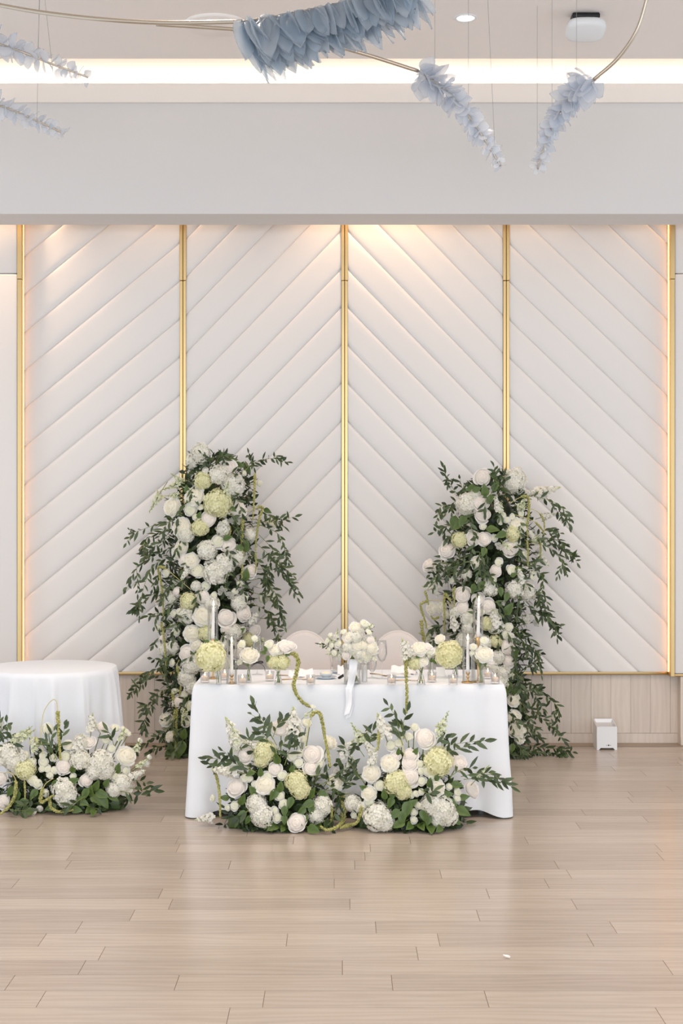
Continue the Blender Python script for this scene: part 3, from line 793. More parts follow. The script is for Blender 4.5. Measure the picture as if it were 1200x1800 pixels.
LST = [(0, .011, [(448,834),(447,860),(446,890),(444,914)]), (.22, .012, [(432,900),(450,893),(461,893),(455,915),(450,950),(449,968)]), (0, .008, [(449,972),(450,990),(449,1007)]),
       (0, .013, [(427,908),(425,940),(426,980),(425,1017)]), (0, .009, [(404,926),(404,938),(396,950)]),
       (.36, .010, [(336,1037),(310,1015),(290,999),(278,998),(282,1020),(286,1050),(287,1090)]), (0, .010, [(284,1095),(289,1130),(291,1160),(290,1192)]),
       (.2, .012, [(315,1160),(311,1170),(316,1192),(318,1205),(315,1225)]), (0, .012, [(303,1220),(308,1245),(305,1270),(308,1318)]), (0, .010, [(311,1248),(310,1280),(309,1322)])]
LSG = [[(420,835),(450,812),(480,806),(504,812)],[(430,830),(440,812),(437,797)],[(365,822),(362,805),(354,797)],[(380,815),(386,803),(397,801)],
       [(310,915),(275,922),(240,934),(228,931)],[(320,930),(280,936),(254,952),(252,968)],[(315,955),(275,975),(240,1000),(221,1037)],[(312,975),(272,992),(256,1022),(245,1060),(234,1072)],
       [(300,1035),(268,1045),(248,1062),(233,1072)],[(310,1080),(278,1078),(257,1084)],[(440,912),(480,918),(518,908)],[(450,920),(488,938),(500,965),(502,986)],
       [(445,1000),(488,1003),(508,1024),(522,1050)],[(440,1040),(474,1052),(494,1075),(501,1102)],[(450,1085),(478,1092),(490,1115),(495,1132)],[(445,950),(474,980),(470,1010),(466,1042)],
       [(455,940),(478,965),(486,990),(492,1000)],[(450,985),(480,978),(500,998),(515,1012)],[(440,1020),(465,1018),(482,1040),(486,1062)],[(300,985),(282,1005),(276,1040)],
       [(305,1180),(270,1190),(240,1208),(229,1222)],[(310,1200),(275,1228),(256,1262),(256,1288)],[(300,1290),(270,1300),(250,1310),(232,1318)],[(310,1150),(285,1160),(268,1158)],
       [(305,1165),(268,1180),(244,1192)],[(310,1215),(280,1215),(262,1240),(252,1252)],[(312,1270),(290,1285),(272,1297)],[(310,1300),(285,1312),(262,1322)],
       [(440,1060),(470,1075),(480,1100)],[(430,960),(462,1000),(474,1030)],[(315,900),(290,925),(272,960)],[(300,940),(268,965),(252,980)],
       [(330,1020),(300,1030),(285,1058)],[(440,890),(470,905),(498,925)],[(300,1095),(280,1120),(270,1135)]]
LLV = """l 409 808 16 0; l 420 817 18 -10; l 435 826 20 -60; l 428 818 16 200; l 328 860 16 100; l 432 960 24 80; l 432 1010 24 80; l 420 965 20 240; l 300 1318 26 250; l 318 1316 30 260; l 323 1290 22 80;
l 312 1325 22 280; l 296 1325 20 230; l 425 1108 14 40; l 470 898 16 -30; l 322 1005 14 30; l 400 945 18 20; l 350 905 14 60; l 331 880 12 40; l 345 1300 24 260; l 352 1318 24 270; l 410 895 14 -40"""
tower('tall flower tower of white roses and trailing greenery with arching snapdragons on its shoulder', 352,
      [(800, 372, 30), (840, 378, 62), (900, 372, 78), (1000, 372, 76), (1100, 365, 78), (1180, 350, 62), (1250, 336, 42), (1326, 330, 36)], 10.36, LT, LSP, LST, LSG, LLV, 11, -1)
RT = """R 848 839 15; H 903 846 21; H 821 886 19; R 846 884 15; H 835 869 9; R 848 905 14; G 808 949 14; R 833 947 13; R 851 948 13; R 786 966 16; S 0 0 0; L 900 909 6; L 890 914 6; L 883 905 7; L 879 917 6; L 915 903 7;
P 908 926 17; G 902 938 15; L 905 951 9; R 896 964 15; L 921 918 6; L 933 941 7; L 942 951 8; R 753 994 12; R 787 968 13; P 839 989 13; R 871 1004 11; L 876 989 8; H 861 1034 14; L 865 1017 8; L 856 1022 6;
R 813 1046 15; R 812 1069 13; R 839 1054 12; R 857 1066 14; L 825 1078 8; H 820 1087 11; H 823 1103 12; P 760 1070 12; P 776 1068 11; H 871 1101 13; G 856 1096 12; L 870 1076 7; L 921 975 8; L 936 993 6;
L 898 1003 10; L 901 1000 7; H 904 1036 16; H 925 1039 15; L 937 1007 6; H 870 1088 11; L 888 1116 9; R 892 1137 16; R 893 1160 13; H 876 1155 12; G 871 1127 11; H 863 1173 13; C 925 1089 10; C 942 1094 9; C 884 1060 6;
P 902 1230 13; P 903 1260 13; P 906 1283 15; P 912 1298 11; P 918 1287 9; H 884 1182 12; L 899 1190 8; C 840 1020 8; L 849 926 6; C 877 960 9; H 850 1130 14; R 835 1120 12; H 815 1125 14; R 840 1150 14; H 880 1200 14; L 795 1020 6; L 805 1010 5;
C 884 936 8; C 946 970 8; P 830 1090 10; H 800 1075 10; L 784 1080 8; H 775 1110 10; L 845 1075 9; C 830 935 7; H 860 1205 13; L 893 1103 8; H 895 1120 9; L 868 945 7; H 820 1010 9; L 935 1015 7"""
RSP = """S 877 897 870 872; S 922 868 944 864; S 945 868 985 856; S 950 910 977 903; S 918 1022 911 998; S 800 1104 793 1078; S 770 1040 742 1030; S 762 1110 745 1098; S 947 975 965 995; S 930 935 940 950; Z 878 905 882 880; Z 915 900 922 870; Z 930 955 950 940; Z 905 890 925 885; S 872 1100 866 1070; Z 760 1125 735 1112; Z 895 965 880 950"""
RST = [(.25, .012, [(895,885),(915,874),(928,875),(929,900),(926,925),(927,945)]), (0, .009, [(926,950),(928,975),(927,996)]), (.6, .008, [(920,890),(945,900),(955,915),(957,933)]), (0, .008, [(949,952),(950,965),(949,986)]),
       (.5, .011, [(800,1065),(765,1055),(742,1060),(740,1070),(748,1095),(749,1104)]), (0, .015, [(740,1092),(742,1110),(746,1132),(748,1150)]), (0, .010, [(747,1040),(750,1050),(753,1063)]),
       (.2, .011, [(800,1075),(788,1050),(781,1045),(781,1075),(781,1110)]), (.1, .010, [(800,1030),(797,1040),(799,1062)]), (.6, .009, [(905,905),(935,915),(952,930),(956,940)]), (0, .010, [(770,1085),(762,1088),(757,1082)])]
RSG = [[(815,885),(797,860),(786,842),(779,822)],[(820,872),(812,858),(808,842)],[(812,880),(796,884),(784,902)],[(800,898),(784,888),(773,892),(774,904)],[(812,926),(786,925),(762,936)],[(806,955),(790,944),(782,948)],
       [(830,985),(795,998),(770,1010),(752,1026)],[(840,970),(805,985),(775,1000)],[(820,1000),(790,1010),(770,1022)],[(888,868),(874,842),(868,821)],[(885,855),(886,838)],[(925,872),(955,876),(985,890),(1002,912)],
       [(920,955),(960,932),(984,937)],[(925,945),(970,955),(1000,975),(1008,977)],[(930,950),(968,965),(990,990),(995,1008)],[(940,945),(975,948),(995,958)],[(915,1020),(945,1050),(962,1080),(982,1118)],
       [(925,1000),(952,1012),(952,1040),(946,1060)],[(905,1085),(940,1080),(975,1098),(984,1100)],[(900,1100),(930,1122),(942,1150),(941,1172)],[(905,1110),(925,1135),(930,1155)],[(900,1185),(935,1203),(962,1225),(980,1245),(979,1272)],
       [(900,1225),(935,1248),(965,1275),(990,1302)],[(900,1295),(940,1312),(975,1316),(1006,1322)],[(900,1318),(945,1330),(975,1340),(990,1348)],[(900,1205),(925,1215),(950,1210)],[(905,1240),(930,1262),(945,1290)],
       [(905,1310),(930,1322),(960,1330)],[(900,1250),(925,1280),(950,1300)],[(915,1190),(928,1170),(935,1175)],[(790,1115),(765,1122),(752,1140)],[(800,1095),(772,1100),(757,1110)],[(905,985),(935,990),(950,985)],
       [(930,1045),(948,1062),(955,1085)],[(920,1060),(940,1075),(962,1080)],[(910,1130),(935,1145),(950,1148)],[(845,955),(846,985),(840,1010)],[(858,960),(850,1000),(862,1020)],[(800,960),(775,985),(755,1010)],[(905,1200),(940,1222),(955,1250)],[(960,875),(980,900),(998,920)],[(885,1320),(915,1340),(940,1338)]]
RLV = """l 827 858 20 200; l 797 918 26 250; l 812 916 24 240; l 803 925 20 210; l 862 878 18 260; l 852 862 24 100; l 870 855 20 60; l 838 860 18 20; l 894 1070 26 60; l 905 1150 22 60; l 952 1014 14 250; l 893 1208 22 80; l 886 1215 22 120;
l 866 930 24 0; l 880 940 22 200; l 846 1030 22 230; l 832 1035 20 260; l 905 1215 16 40; l 900 1315 18 250; l 920 1328 18 200; l 850 970 18 250; l 912 1000 16 0; l 890 1050 18 250; l 880 1040 18 280; l 850 1010 16 220; l 903 1010 14 30"""
RT = RT.replace('S 0 0 0;', '')
tower('tall flower tower of white roses and stock with a single rose jutting from its flank', 862,
      [(835, 868, 28), (865, 868, 52), (920, 866, 68), (1000, 858, 74), (1100, 856, 70), (1180, 868, 52), (1250, 880, 40), (1330, 884, 44)], 10.33, RT, RSP, RST, RSG, RLV, 12, 1)

# ================================================================ low arrangements standing on the floor
def low(label, cx, cy, YC, a, b_, h, data, spikes, strands, sprigs, leaves, seed):
    """a, b_, h: half width, half depth and height of the mound in metres"""
    random.seed(seed)
    X0 = (cx-600)*YC/F
    def place(px, py, rr):
        z = CZ-(py-900)*YC/F; x = (px-600)*YC/F
        k = 1-max(0, z/h)**2-((x-X0)/a)**2; Y = YC-b_*math.sqrt(max(0, k))
        p = at(px, py, Y)
        if p.z < rr: 
            Y = F*(CZ-rr)/(py-900); p = at(px, py, max(Y, YC-b_*1.35)); p.z = max(p.z, rr*.9)
        return p
    rp = Vector((X0, YC, 0)); root = tag(empty('floor_arrangement', rp), label, 'flower arrangement', 'low arrangements on the floor')
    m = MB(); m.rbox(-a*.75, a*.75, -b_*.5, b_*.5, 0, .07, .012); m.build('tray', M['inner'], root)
    def surf():
        u = U(-1, 1); an = U(-PI*.95, PI*.05) if R() < .8 else U(0, PI); el = U(0, 1)**1.4*PI/2; k = U(.62, .95)
        n_ = Vector((math.cos(el)*math.cos(an), math.cos(el)*math.sin(an), math.sin(el)))
        p = Vector((X0+a*k*n_.x*(.6+.4*abs(u)), YC+b_*k*n_.y, max(.012, h*.62*k*n_.z))); return p, n_
    foliage(root, surf, 1500, .06)
    core = rp+Vector((0, 0, .08))
    for e in parse(data):
        kd, px, py, r_ = e[:4]; rr = r_*1.06*YC/F; p = place(px, py, rr)
        v = p-(rp+Vector((0, .05, .05))); v = Vector((v.x/a, v.y/b_*1.2-.5, v.z/h+.1)).normalized()
        d = (v+Vector((U(-.25, .25), U(-.35, 0), U(-.1, .25)))).normalized()
        o = head(kd, root, p, rr, d)
        if p.z > .22:
            M4 = Matrix.Translation(o.location) @ o.rotation_quaternion.to_matrix().to_4x4() @ Matrix.Diagonal((*o.scale, 1))
            foot = Vector(((p.x-X0)*.55, U(-.05, .05), .08)); top = p-d*rr*.3-rp
            m = MB(); m.tube(curve([foot, foot.lerp(top, .5)+Vector((0, 0, .02)), top], 5), .0028, 6)
            s_ = m.build('stem', M['stem'], o); s_.matrix_parent_inverse = M4.inverted()
    for e in parse(spikes):
        kd, x0, y0, x1, y1 = e[:5]; p0 = place(x0, y0, .03); Y = p0.y-.02
        p1 = at(x1, y1, Y-.02); p1.z = max(p1.z, .03); spike(kd, root, at(x0, y0, Y), p1)
    for st_, r0, pts, dy in strands:
        P = []
        for i, (x, y) in enumerate(pts):
            p = place(x, y, .015); p = at(x, y, p.y-dy); p.z = max(p.z, .013); P.append(p)
        strand(root, P, r0, r0*.6, st_)
    for pts in sprigs:
        P = []
        for i, (x, y) in enumerate(pts):
            p = place(x, y, .03); p = at(x, y, p.y-.03-.015*i); p.z = max(p.z, .02); P.append(p)
        sprig(root, P, .068, W=.34)
    for e in parse(leaves):
        px, py, L, ang = e[1:5]; LL = L*YC/F; p = place(px, py, .03); p.y -= .02; an = math.radians(ang)
        d = Vector((math.cos(an), -.25, math.sin(an)))
        tip = p.z+d.z*LL*.5
        if min(tip, p.z-d.z*LL*.5) < .01: d.z *= .2; d.y = -.8
        broad(root, p, LL, d)
    return root
AD = """R 431 1327 15; G 466 1320 19; G 460 1335 13; R 493 1280 17; L 539 1271 10; L 550 1243 5; L 526 1284 6; L 532 1299 7; P 579 1306 14; L 514 1329 9; L 524 1341 9; L 526 1324 7; R 548 1327 18; L 559 1342 11; R 546 1350 14;
R 415 1383 17; L 430 1368 8; L 439 1369 6; L 447 1379 6; R 483 1352 12; L 495 1363 9; P 466 1380 18; L 470 1366 10; G 520 1374 18; G 527 1387 17; H 451 1413 17; H 461 1434 19; R 521 1446 17; H 566 1416 17; H 556 1434 13;
L 492 1399 9; L 498 1413 9; L 487 1437 9; L 483 1425 7; L 374 1403 7; L 413 1417 9; L 400 1420 6; P 589 1376 16; H 604 1405 13; H 600 1420 12; R 590 1360 10; L 575 1330 6"""
ASP = """S 421 1313 396 1260; S 517 1298 515 1242; S 414 1358 372 1352; S 375 1437 342 1441; Z 425 1318 402 1268; S 450 1312 430 1300; Z 535 1260 548 1248"""
AST = [(.35, .012, [(535,1316),(541,1280),(550,1254),(563,1257),(571,1298),(577,1325),(580,1348)], .06), (0, .010, [(375,1350),(382,1372),(386,1400),(387,1436)], .06),
       (0, .013, [(602,1400),(605,1425),(603,1443),(590,1455),(574,1459),(563,1453)], .05), (0, .010, [(582,1420),(583,1435),(580,1450)], .03), (0, .010, [(622,1448),(612,1452),(598,1456)], .03)]
ASG = [[(486,1310),(470,1280),(455,1255),(447,1238)],[(480,1300),(462,1270),(442,1256)],[(480,1295),(488,1275),(500,1262)],[(450,1358),(420,1345),(390,1335),(364,1333)],[(440,1350),(412,1335),(392,1320)],[(430,1360),(400,1350),(368,1342)],
       [(478,1310),(466,1296),(456,1288)],[(560,1380),(590,1368),(612,1352)],[(570,1390),(598,1385),(620,1370)],[(575,1370),(600,1358),(618,1345)],[(570,1375),(592,1392),(600,1415)],[(545,1365),(570,1358),(590,1340)],
       [(480,1330),(490,1315),(505,1300)],[(530,1320),(522,1300),(520,1288)],[(452,1330),(440,1310),(437,1298)],[(440,1420),(425,1435),(418,1440)],[(590,1420),(585,1440),(576,1450)],[(500,1345),(508,1320),(515,1305)]]
ALV = """l 486 1332 24 110; l 493 1382 22 80; l 481 1396 24 240; l 440 1358 18 200; l 426 1405 22 60; l 541 1412 24 200; l 548 1393 22 70; l 547 1422 20 270; l 395 1401 18 170; l 568 1394 20 -10; l 480 1452 26 230; l 550 1456 28 -40; l 468 1446 24 250; l 498 1454 20 260;
l 458 1356 18 90; l 535 1440 20 250; l 575 1445 24 250; l 500 1440 18 270; l 444 1388 20 120; l 510 1410 22 250; l 530 1425 20 220; l 425 1430 20 200; l 436 1440 18 230; l 560 1450 20 290; l 514 1350 16 60; l 500 1425 20 270"""
low('low floor arrangement before the draped table with a stem of stock fallen beside it', 488, 1446, 7.95, .36, .19, .66, AD, ASP, AST, ASG, ALV, 21)
BD = """L 687 1310 10; L 701 1306 9; L 704 1295 7; L 718 1295 8; L 728 1279 8; R 747 1298 18; P 685 1342 17; R 721 1328 13; R 720 1342 15; L 737 1343 7; G 769 1339 24; R 806 1343 18; P 653 1359 17; L 667 1381 10; G 696 1375 20; G 708 1390 15; R 719 1365 18; L 740 1355 8; L 752 1356 10; L 758 1364 8; L 741 1373 9;
P 766 1385 16; L 730 1395 6; L 740 1392 6; L 722 1398 6; P 649 1395 14; L 649 1410 9; H 664 1436 24; H 676 1445 15; H 758 1414 18; H 778 1424 21; H 788 1435 16; H 770 1440 13; L 736 1417 7; L 727 1428 7; L 727 1441 7; L 803 1392 8; L 803 1403 7; R 829 1387 15; R 833 1395 10; L 789 1383 6; H 620 1412 14; L 623 1433 7; H 635 1420 10; C 620 1350 9; R 695 1330 9; L 715 1385 6"""
BSP = """S 678 1296 663 1253; S 600 1330 622 1300; S 652 1342 662 1315; S 606 1356 620 1330; Z 640 1310 617 1270; Z 770 1290 788 1250; Z 835 1372 860 1345; S 655 1325 640 1300; Z 650 1305 632 1285; S 640 1300 648 1280; Z 775 1300 770 1270; S 610 1318 600 1300"""
BST = [(0, .010, [(666,1283),(665,1300),(664,1318)], .06), (0, .012, [(602,1404),(602,1425),(600,1440),(597,1452)], .05), (0, .010, [(635,1418),(632,1432),(626,1447),(610,1450),(600,1455)], .05), (.8, .008, [(712,1330),(700,1290),(682,1275),(672,1283),(668,1290)], .03)]
BSG = [[(715,1305),(705,1280),(692,1255),(682,1240)],[(710,1300),(708,1275),(715,1250)],[(708,1310),(702,1290),(698,1270)],[(770,1320),(790,1310),(820,1305),(851,1302)],[(775,1325),(800,1318),(830,1308)],[(760,1315),(775,1300),(785,1296)],[(640,1330),(628,1308),(641,1290)],
       [(650,1320),(650,1300),(655,1285)],[(810,1365),(835,1360),(858,1358)],[(815,1370),(840,1368),(862,1372)],[(600,1390),(590,1375),(598,1355)],[(620,1380),(605,1370),(600,1352)],[(615,1395),(600,1398),(594,1410)],[(640,1375),(625,1360),(618,1345)],[(850,1362),(866,1362),(880,1372),(897,1382)],
       [(845,1368),(865,1372),(885,1376)],[(790,1365),(812,1352),(830,1350)],[(625,1340),(612,1325),(605,1310)],[(735,1385),(752,1395),(762,1390)]]
BLV = """l 714 1422 32 250; l 700 1447 26 200; l 706 1436 26 260; l 813 1425 30 -20; l 757 1455 26 270; l 803 1378 22 -10; l 686 1410 22 250; l 744 1432 24 280; l 690 1395 18 60; l 636 1430 20 240; l 720 1450 24 250; l 740 1450 24 280; l 752 1442 20 250; l 800 1440 24 -40;
l 693 1430 24 220; l 725 1410 20 40; l 650 1420 18 200; l 785 1395 22 10; l 795 1410 20 -30; l 815 1400 20 10; l 675 1395 20 100; l 768 1365 16 60; l 700 1320 14 80; l 730 1320 16 60; l 640 1385 20 150; l 755 1375 18 80; l 772 1455 22 250"""
low('low floor arrangement before the draped table with two large white hydrangeas at its foot', 718, 1446, 7.95, .37, .19, .66, BD, BSP, BST, BSG, BLV, 22)
CD = """H 14 1326 21; H 24 1338 16; H -12 1330 18; L 44 1328 9; L 57 1339 8; G 45 1352 17; R 2 1369 13; R 6 1409 14; L 44 1367 5; L 57 1371 10; L 66 1377 9; L 80 1395 7; B 70 1421 6; B 58 1426 6; L 84 1282 11; L 49 1289 7; L 75 1329 7; L 94 1332 7; L 77 1340 9; L 75 1351 7; L 84 1352 7; L 95 1354 7; L 88 1362 7;
R 112 1347 15; H 141 1335 17; H 178 1340 20; H 184 1352 17; H 166 1356 14; R 152 1372 12; H 113 1389 20; H 118 1400 18; P 221 1330 19; H 214 1377 16; H 200 1388 13; P 220 1385 14; H 142 1306 13; R 156 1304 12; R 180 1279 11; L 202 1280 9; L 186 1300 9; L 226 1290 5; L 214 1290 5; L 217 1281 5; L 196 1316 8; B 246 1302 5; B 262 1331 5; B 258 1341 7; L 221 1355 8;
P 120 1310 10; L 115 1330 10; L 222 1286 5; H 30 1300 9; L 203 1365 8; R -15 1375 14; H -20 1405 15; L 128 1365 6; G 62 1305 9"""
CSP = """Z 20 1305 56 1277; Z 35 1300 62 1282; Z 60 1325 62 1295; S 160 1285 163 1253; S 42 1335 38 1315; S 232 1366 256 1354; Z 210 1305 220 1278; S 136 1318 145 1290; Z 170 1280 155 1258; S 5 1285 2 1262; Z 236 1325 247 1298; Z 240 1350 262 1332; S 62 1312 55 1295"""
CST = [(.62, .012, [(75,1325),(72,1290),(77,1252),(90,1232),(99,1233),(102,1260),(104,1300),(106,1336)], .05), (.3, .012, [(6,1359),(18,1358),(27,1370),(27,1393),(18,1415),(0,1432)], .05), (.35, .012, [(94,1368),(80,1378),(73,1395),(72,1410),(84,1404),(94,1398)], .05), (0, .011, [(88,1408),(90,1420),(104,1427),(128,1424)], .04), (0, .007, [(43,1374),(44,1390),(44,1405)], .04)]
CSG = [[(10,1320),(4,1290),(0,1265)],[(8,1325),(14,1300),(12,1270)],[(0,1330),(-10,1300),(-14,1270)],[(95,1335),(108,1300),(114,1276)],[(100,1335),(88,1310),(95,1285)],[(90,1335),(84,1312),(82,1300)],[(225,1385),(248,1388),(270,1390)],[(210,1390),(232,1395),(255,1398)],[(220,1375),(245,1372),(262,1380)],[(150,1415),(165,1420),(178,1422)],[(200,1310),(196,1295),(190,1285)],[(10,1420),(30,1425),(50,1424)],[(150,1400),(130,1412),(118,1420)],[(15,1330),(20,1300),(18,1285)],[(60,1400),(48,1412),(35,1420)]]
CLV = """l 160 1420 26 250; l 145 1408 26 -20; l 170 1405 26 -40; l 180 1395 26 -20; l 130 1372 22 30; l 170 1380 22 60; l 208 1350 20 80; l 150 1395 24 240; l 185 1410 24 -60; l 40 1410 24 200; l 60 1395 22 230; l 30 1400 24 250; l 100 1375 20 40; l 135 1422 22 -10; l 90 1418 22 200; l 50 1425 22 180; l 165 1428 20 270; l 200 1400 22 -30; l 20 1390 22 240; l 130 1350 18 60; l 160 1390 22 90; l 188 1375 18 60"""
low('long floor arrangement of white hydrangeas in front of the round draped table', 105, 1420, 8.44, .50, .19, .58, CD, CSP, CST, CSG, CLV, 23)
# ================================================================ the long table and its cloth
TZ = .76
X0, X1 = (341-600)*8.15/F, (886-600)*8.15/F          # table edges
TY0, TY1 = 8.15, 8.93
def rect_path(x0, x1, y0, y1, r_, n):
    """points and outward normals round a rectangle with rounded corners, n per side and per corner"""
    out = []
    cs = [(x1-r_, y0+r_, -PI/2), (x1-r_, y1-r_, 0), (x0+r_, y1-r_, PI/2), (x0+r_, y0+r_, PI)]
    for i, (cx, cy, a0) in enumerate(cs):
        for k in range(n): 
            a = a0+PI/2*k/(n-1); out.append((cx+r_*math.cos(a), cy+r_*math.sin(a), math.cos(a), math.sin(a), k/(n-1)))
        nx = cs[(i+1) % 4]; a = a0+PI/2; p = (cx+r_*math.cos(a), cy+r_*math.sin(a)); q = (nx[0]+r_*math.cos(nx[2]), nx[1]+r_*math.sin(nx[2]))
        L = math.hypot(q[0]-p[0], q[1]-p[1]); mm = max(4, int(L/.018))
        for k in range(1, mm): out.append((lerp(p[0], q[0], k/mm), lerp(p[1], q[1], k/mm), math.cos(a), math.sin(a), -k/mm*L if k/mm < .5 else -(1-k/mm)*L))
    return out
path = rect_path(X0, X1, TY0, TY1, .012, 12)
m = MB(); nv = 30; ids = []
for j in range(nv+1):
    v = j/nv; row = []
    for (x, y, nx, ny, cn) in path:
        corner = 1.0 if cn >= 0 else math.exp(-(abs(cn)/.09)**2)
        dist = 0 if cn >= 0 else abs(cn)
        front = 1 if ny < -.5 else .6
        f = v
        out = .012*math.sin(min(1, v*14)*PI/2) + .030*corner*f**1.1 + .010*f
        if cn < 0:      # pleats beside the corners, faint waves along the sides
            out += -.035*f*math.exp(-((dist-.13)/.05)**2) + .012*f*math.exp(-((dist-.24)/.06)**2)
            out += .006*f*math.sin(x*9+y*7+1)+.004*f*math.sin(x*23+y*17)
        drop = .715+.035*corner if cn < 0 else .752
        z = TZ-.0-drop*v
        if v < .04: z = TZ-drop*v
        out += .0015*noise.noise(Vector((x*6, y*6, z*6)))*3*f
        row.append(m.vert((x+nx*out, y+ny*out, z)))
    ids.append(row)
n = len(path)
for j in range(nv):
    for i in range(n):
        k = (i+1) % n; m.face((ids[j][i], ids[j+1][i], ids[j+1][k], ids[j][k]))
inner = [m.vert((lerp(x, (X0+X1)/2, .012), lerp(y, (TY0+TY1)/2, .02), TZ+.0015)) for (x, y, *_r) in path]
for i in range(n):
    k = (i+1) % n; m.face((ids[0][i], ids[0][k], inner[k], inner[i]))
m.face(tuple(inner))
m.f[:] = [tuple(f) for f in m.f]
cl = m.build('tablecloth', M['cloth']); tag(cl, 'white floor-length cloth draped over the long rectangular table', 'tablecloth')
t = tag(empty('banquet_table', ((X0+X1)/2, (TY0+TY1)/2, 0)), 'long rectangular table hidden under the white floor-length cloth', 'table')
hx, hy = (X1-X0)/2-.004, (TY1-TY0)/2-.004
m = MB(); m.rbox(-hx, hx, -hy, hy, TZ-.03, TZ-.003, .004, 1); m.build('tabletop', M['chairleg'], t)
for sx_ in (-1, 1):
    for sy_ in (-1, 1):
        m = MB(); m.tube([(sx_*(hx-.12), sy_*(hy-.1), 0), (sx_*(hx-.12), sy_*(hy-.1), TZ-.03)], .016, 10); m.build('leg', M['grey_plastic'], t)
# ---------------------------------------------------------------- round table
CX, CY, CR = (88-600)*9.1/F, 9.1, .42
m = MB(); ids = []; N = 220; nv = 24; rnd = random.Random(5)
fold = [(rnd.uniform(0, 6.28), rnd.uniform(.5, 1.2), rnd.uniform(.025, .07)) for _ in range(24)]
fold += [(-PI/2-.35, 1.6, .06), (-PI/2+.25, 1.3, .05), (-.9, 1.4, .06), (-PI/2-.8, 1.5, .07)]
for j in range(nv+1):
    v = j/nv; row = []
    for i in range(N):
        a = 2*PI*i/N; g = 0
        for fa, am, wd in fold:
            dd = (a-fa+PI) % (2*PI)-PI; g += am*math.exp(-(dd/wd)**2)
        r_ = CR+.008*math.sin(min(1, v*12)*PI/2)+.020*v+.052*g*v**.8-.016*v
        r_ += .003*math.sin(a*31+v*3)*v
        row.append(m.vert((r_*math.cos(a), r_*math.sin(a), TZ-.756*v if v > 0 else TZ)))
    ids.append(row)
for j in range(nv):
    for i in range(N):
        k = (i+1) % N; m.face((ids[j][i], ids[j+1][i], ids[j+1][k], ids[j][k]))
inner = [m.vert((CR*.985*math.cos(2*PI*i/N), CR*.985*math.sin(2*PI*i/N), TZ+.0015)) for i in range(N)]
for i in range(N):
    k = (i+1) % N; m.face((ids[0][i], ids[0][k], inner[k], inner[i]))
m.face(tuple(inner))
o = m.build('tablecloth', M['cloth'], None, (CX, CY, 0)); tag(o, 'white floor-length cloth draped over the small round table', 'tablecloth')
t = tag(empty('round_table', (CX, CY, 0)), 'small round table hidden under its white floor-length cloth', 'table')
m = MB(); m.lathe([(CR-.004, TZ-.03), (CR-.002, TZ-.003)], 48); m.build('tabletop', M['chairleg'], t)
m = MB(); m.lathe([(.24, 0), (.24, .02), (.03, .05), (.03, TZ-.03)], 24); m.build('pedestal', M['grey_plastic'], t)
# ---------------------------------------------------------------- chairs with round backs
def chair(px, label):
    Y = 9.42; x = (px-600)*Y/F
    t = tag(empty('dining_chair', (x, Y, 0)), label, 'chair', 'round-backed chairs behind the table')
    m = MB(); m.rbox(-.23, .23, -.24, .22, .40, .48, .03, 3); m.build('seat', M['chair'], t)
    m = MB(); zc = .70
    def fn(u, v):
        a = u*2*PI; pr = [(0, -.028), (.88, -.026), (.97, -.018), (1, 0), (.97, .018), (.88, .026), (0, .028)]
        q = v*6; i = min(int(q), 5); r_ = lerp(pr[i][0], pr[i+1][0], q-i); y_ = lerp(pr[i][1], pr[i+1][1], q-i)
        X = r_*.185*math.cos(a); Z = zc+r_*.235*math.sin(a)
        return (X, .25+y_+.10*(Z-zc)-.35*X*X, Z), 1
    m.grid(fn, 48, 6, True); m.build('backrest', M['chair'], t)
    m = MB()
    def fp(u):
        a = u*2*PI; X = .186*math.cos(a); Z = zc+.236*math.sin(a); return (X, .25+.10*(Z-zc)-.35*X*X, Z)
    m.tube([fp(i/48) for i in range(49)], .0085, 6); m.build('piping', M['chair'], t)
    for sx_ in (-1, 1):
        m = MB(); m.tube([(sx_*.2, -.2, .41), (sx_*.21, -.215, 0)], .018, 8, .012); m.build('leg', M['chairleg'], t)
        m = MB(); m.tube([(sx_*.12, .24, .55), (sx_*.17, .21, .42), (sx_*.19, .25, 0)], .018, 8, .012); m.build('leg', M['chairleg'], t)
chair(533, 'beige upholstered chair with a round back, next to the hanging amaranth garland')
chair(702, 'beige upholstered chair with a round back, behind the stemmed wine glass')

# ================================================================ things on the long table
Z = TZ+.0022
def on_table(px, py): return on_plane(px, py, Z)
def flame(m, z):
    m.lathe([(.001, z), (.0042, z+.006), (.0052, z+.013), (.0036, z+.022), (.0005, z+.034)], 10)
def votive(px, py, label):
    p = on_table(px, py); t = tag(empty('votive_candle', p), label, 'candle', 'ribbed glass votives on the table')
    m = MB(); m.lathe([(.023, 0), (.025, .004), (.0262, .058), (.0245, .058), (.0232, .012), (.001, .012)], 40, cap=False, rib=.035); m.build('glass_cup', M['rib_glass'], t)
    m = MB(); m.lathe([(.019, .0125), (.0195, .034), (.017, .036), (.001, .034)], 20); m.build('wax', M['cream_wax'], t)
    m = MB(); m.tube([(0, 0, .034), (.001, 0, .041)], .0008, 5); m.build('wick', M['black'], t)
    m = MB(); m.lathe([(.0005, .039), (.003, .043), (.0036, .048), (.0022, .054), (.0004, .061)], 10); m.build('flame', M['flame'], t)
    l = light('flame_glow', 'POINT', p+Vector((0, 0, .05)), .10, (1, .62, .32), size=.004); return t
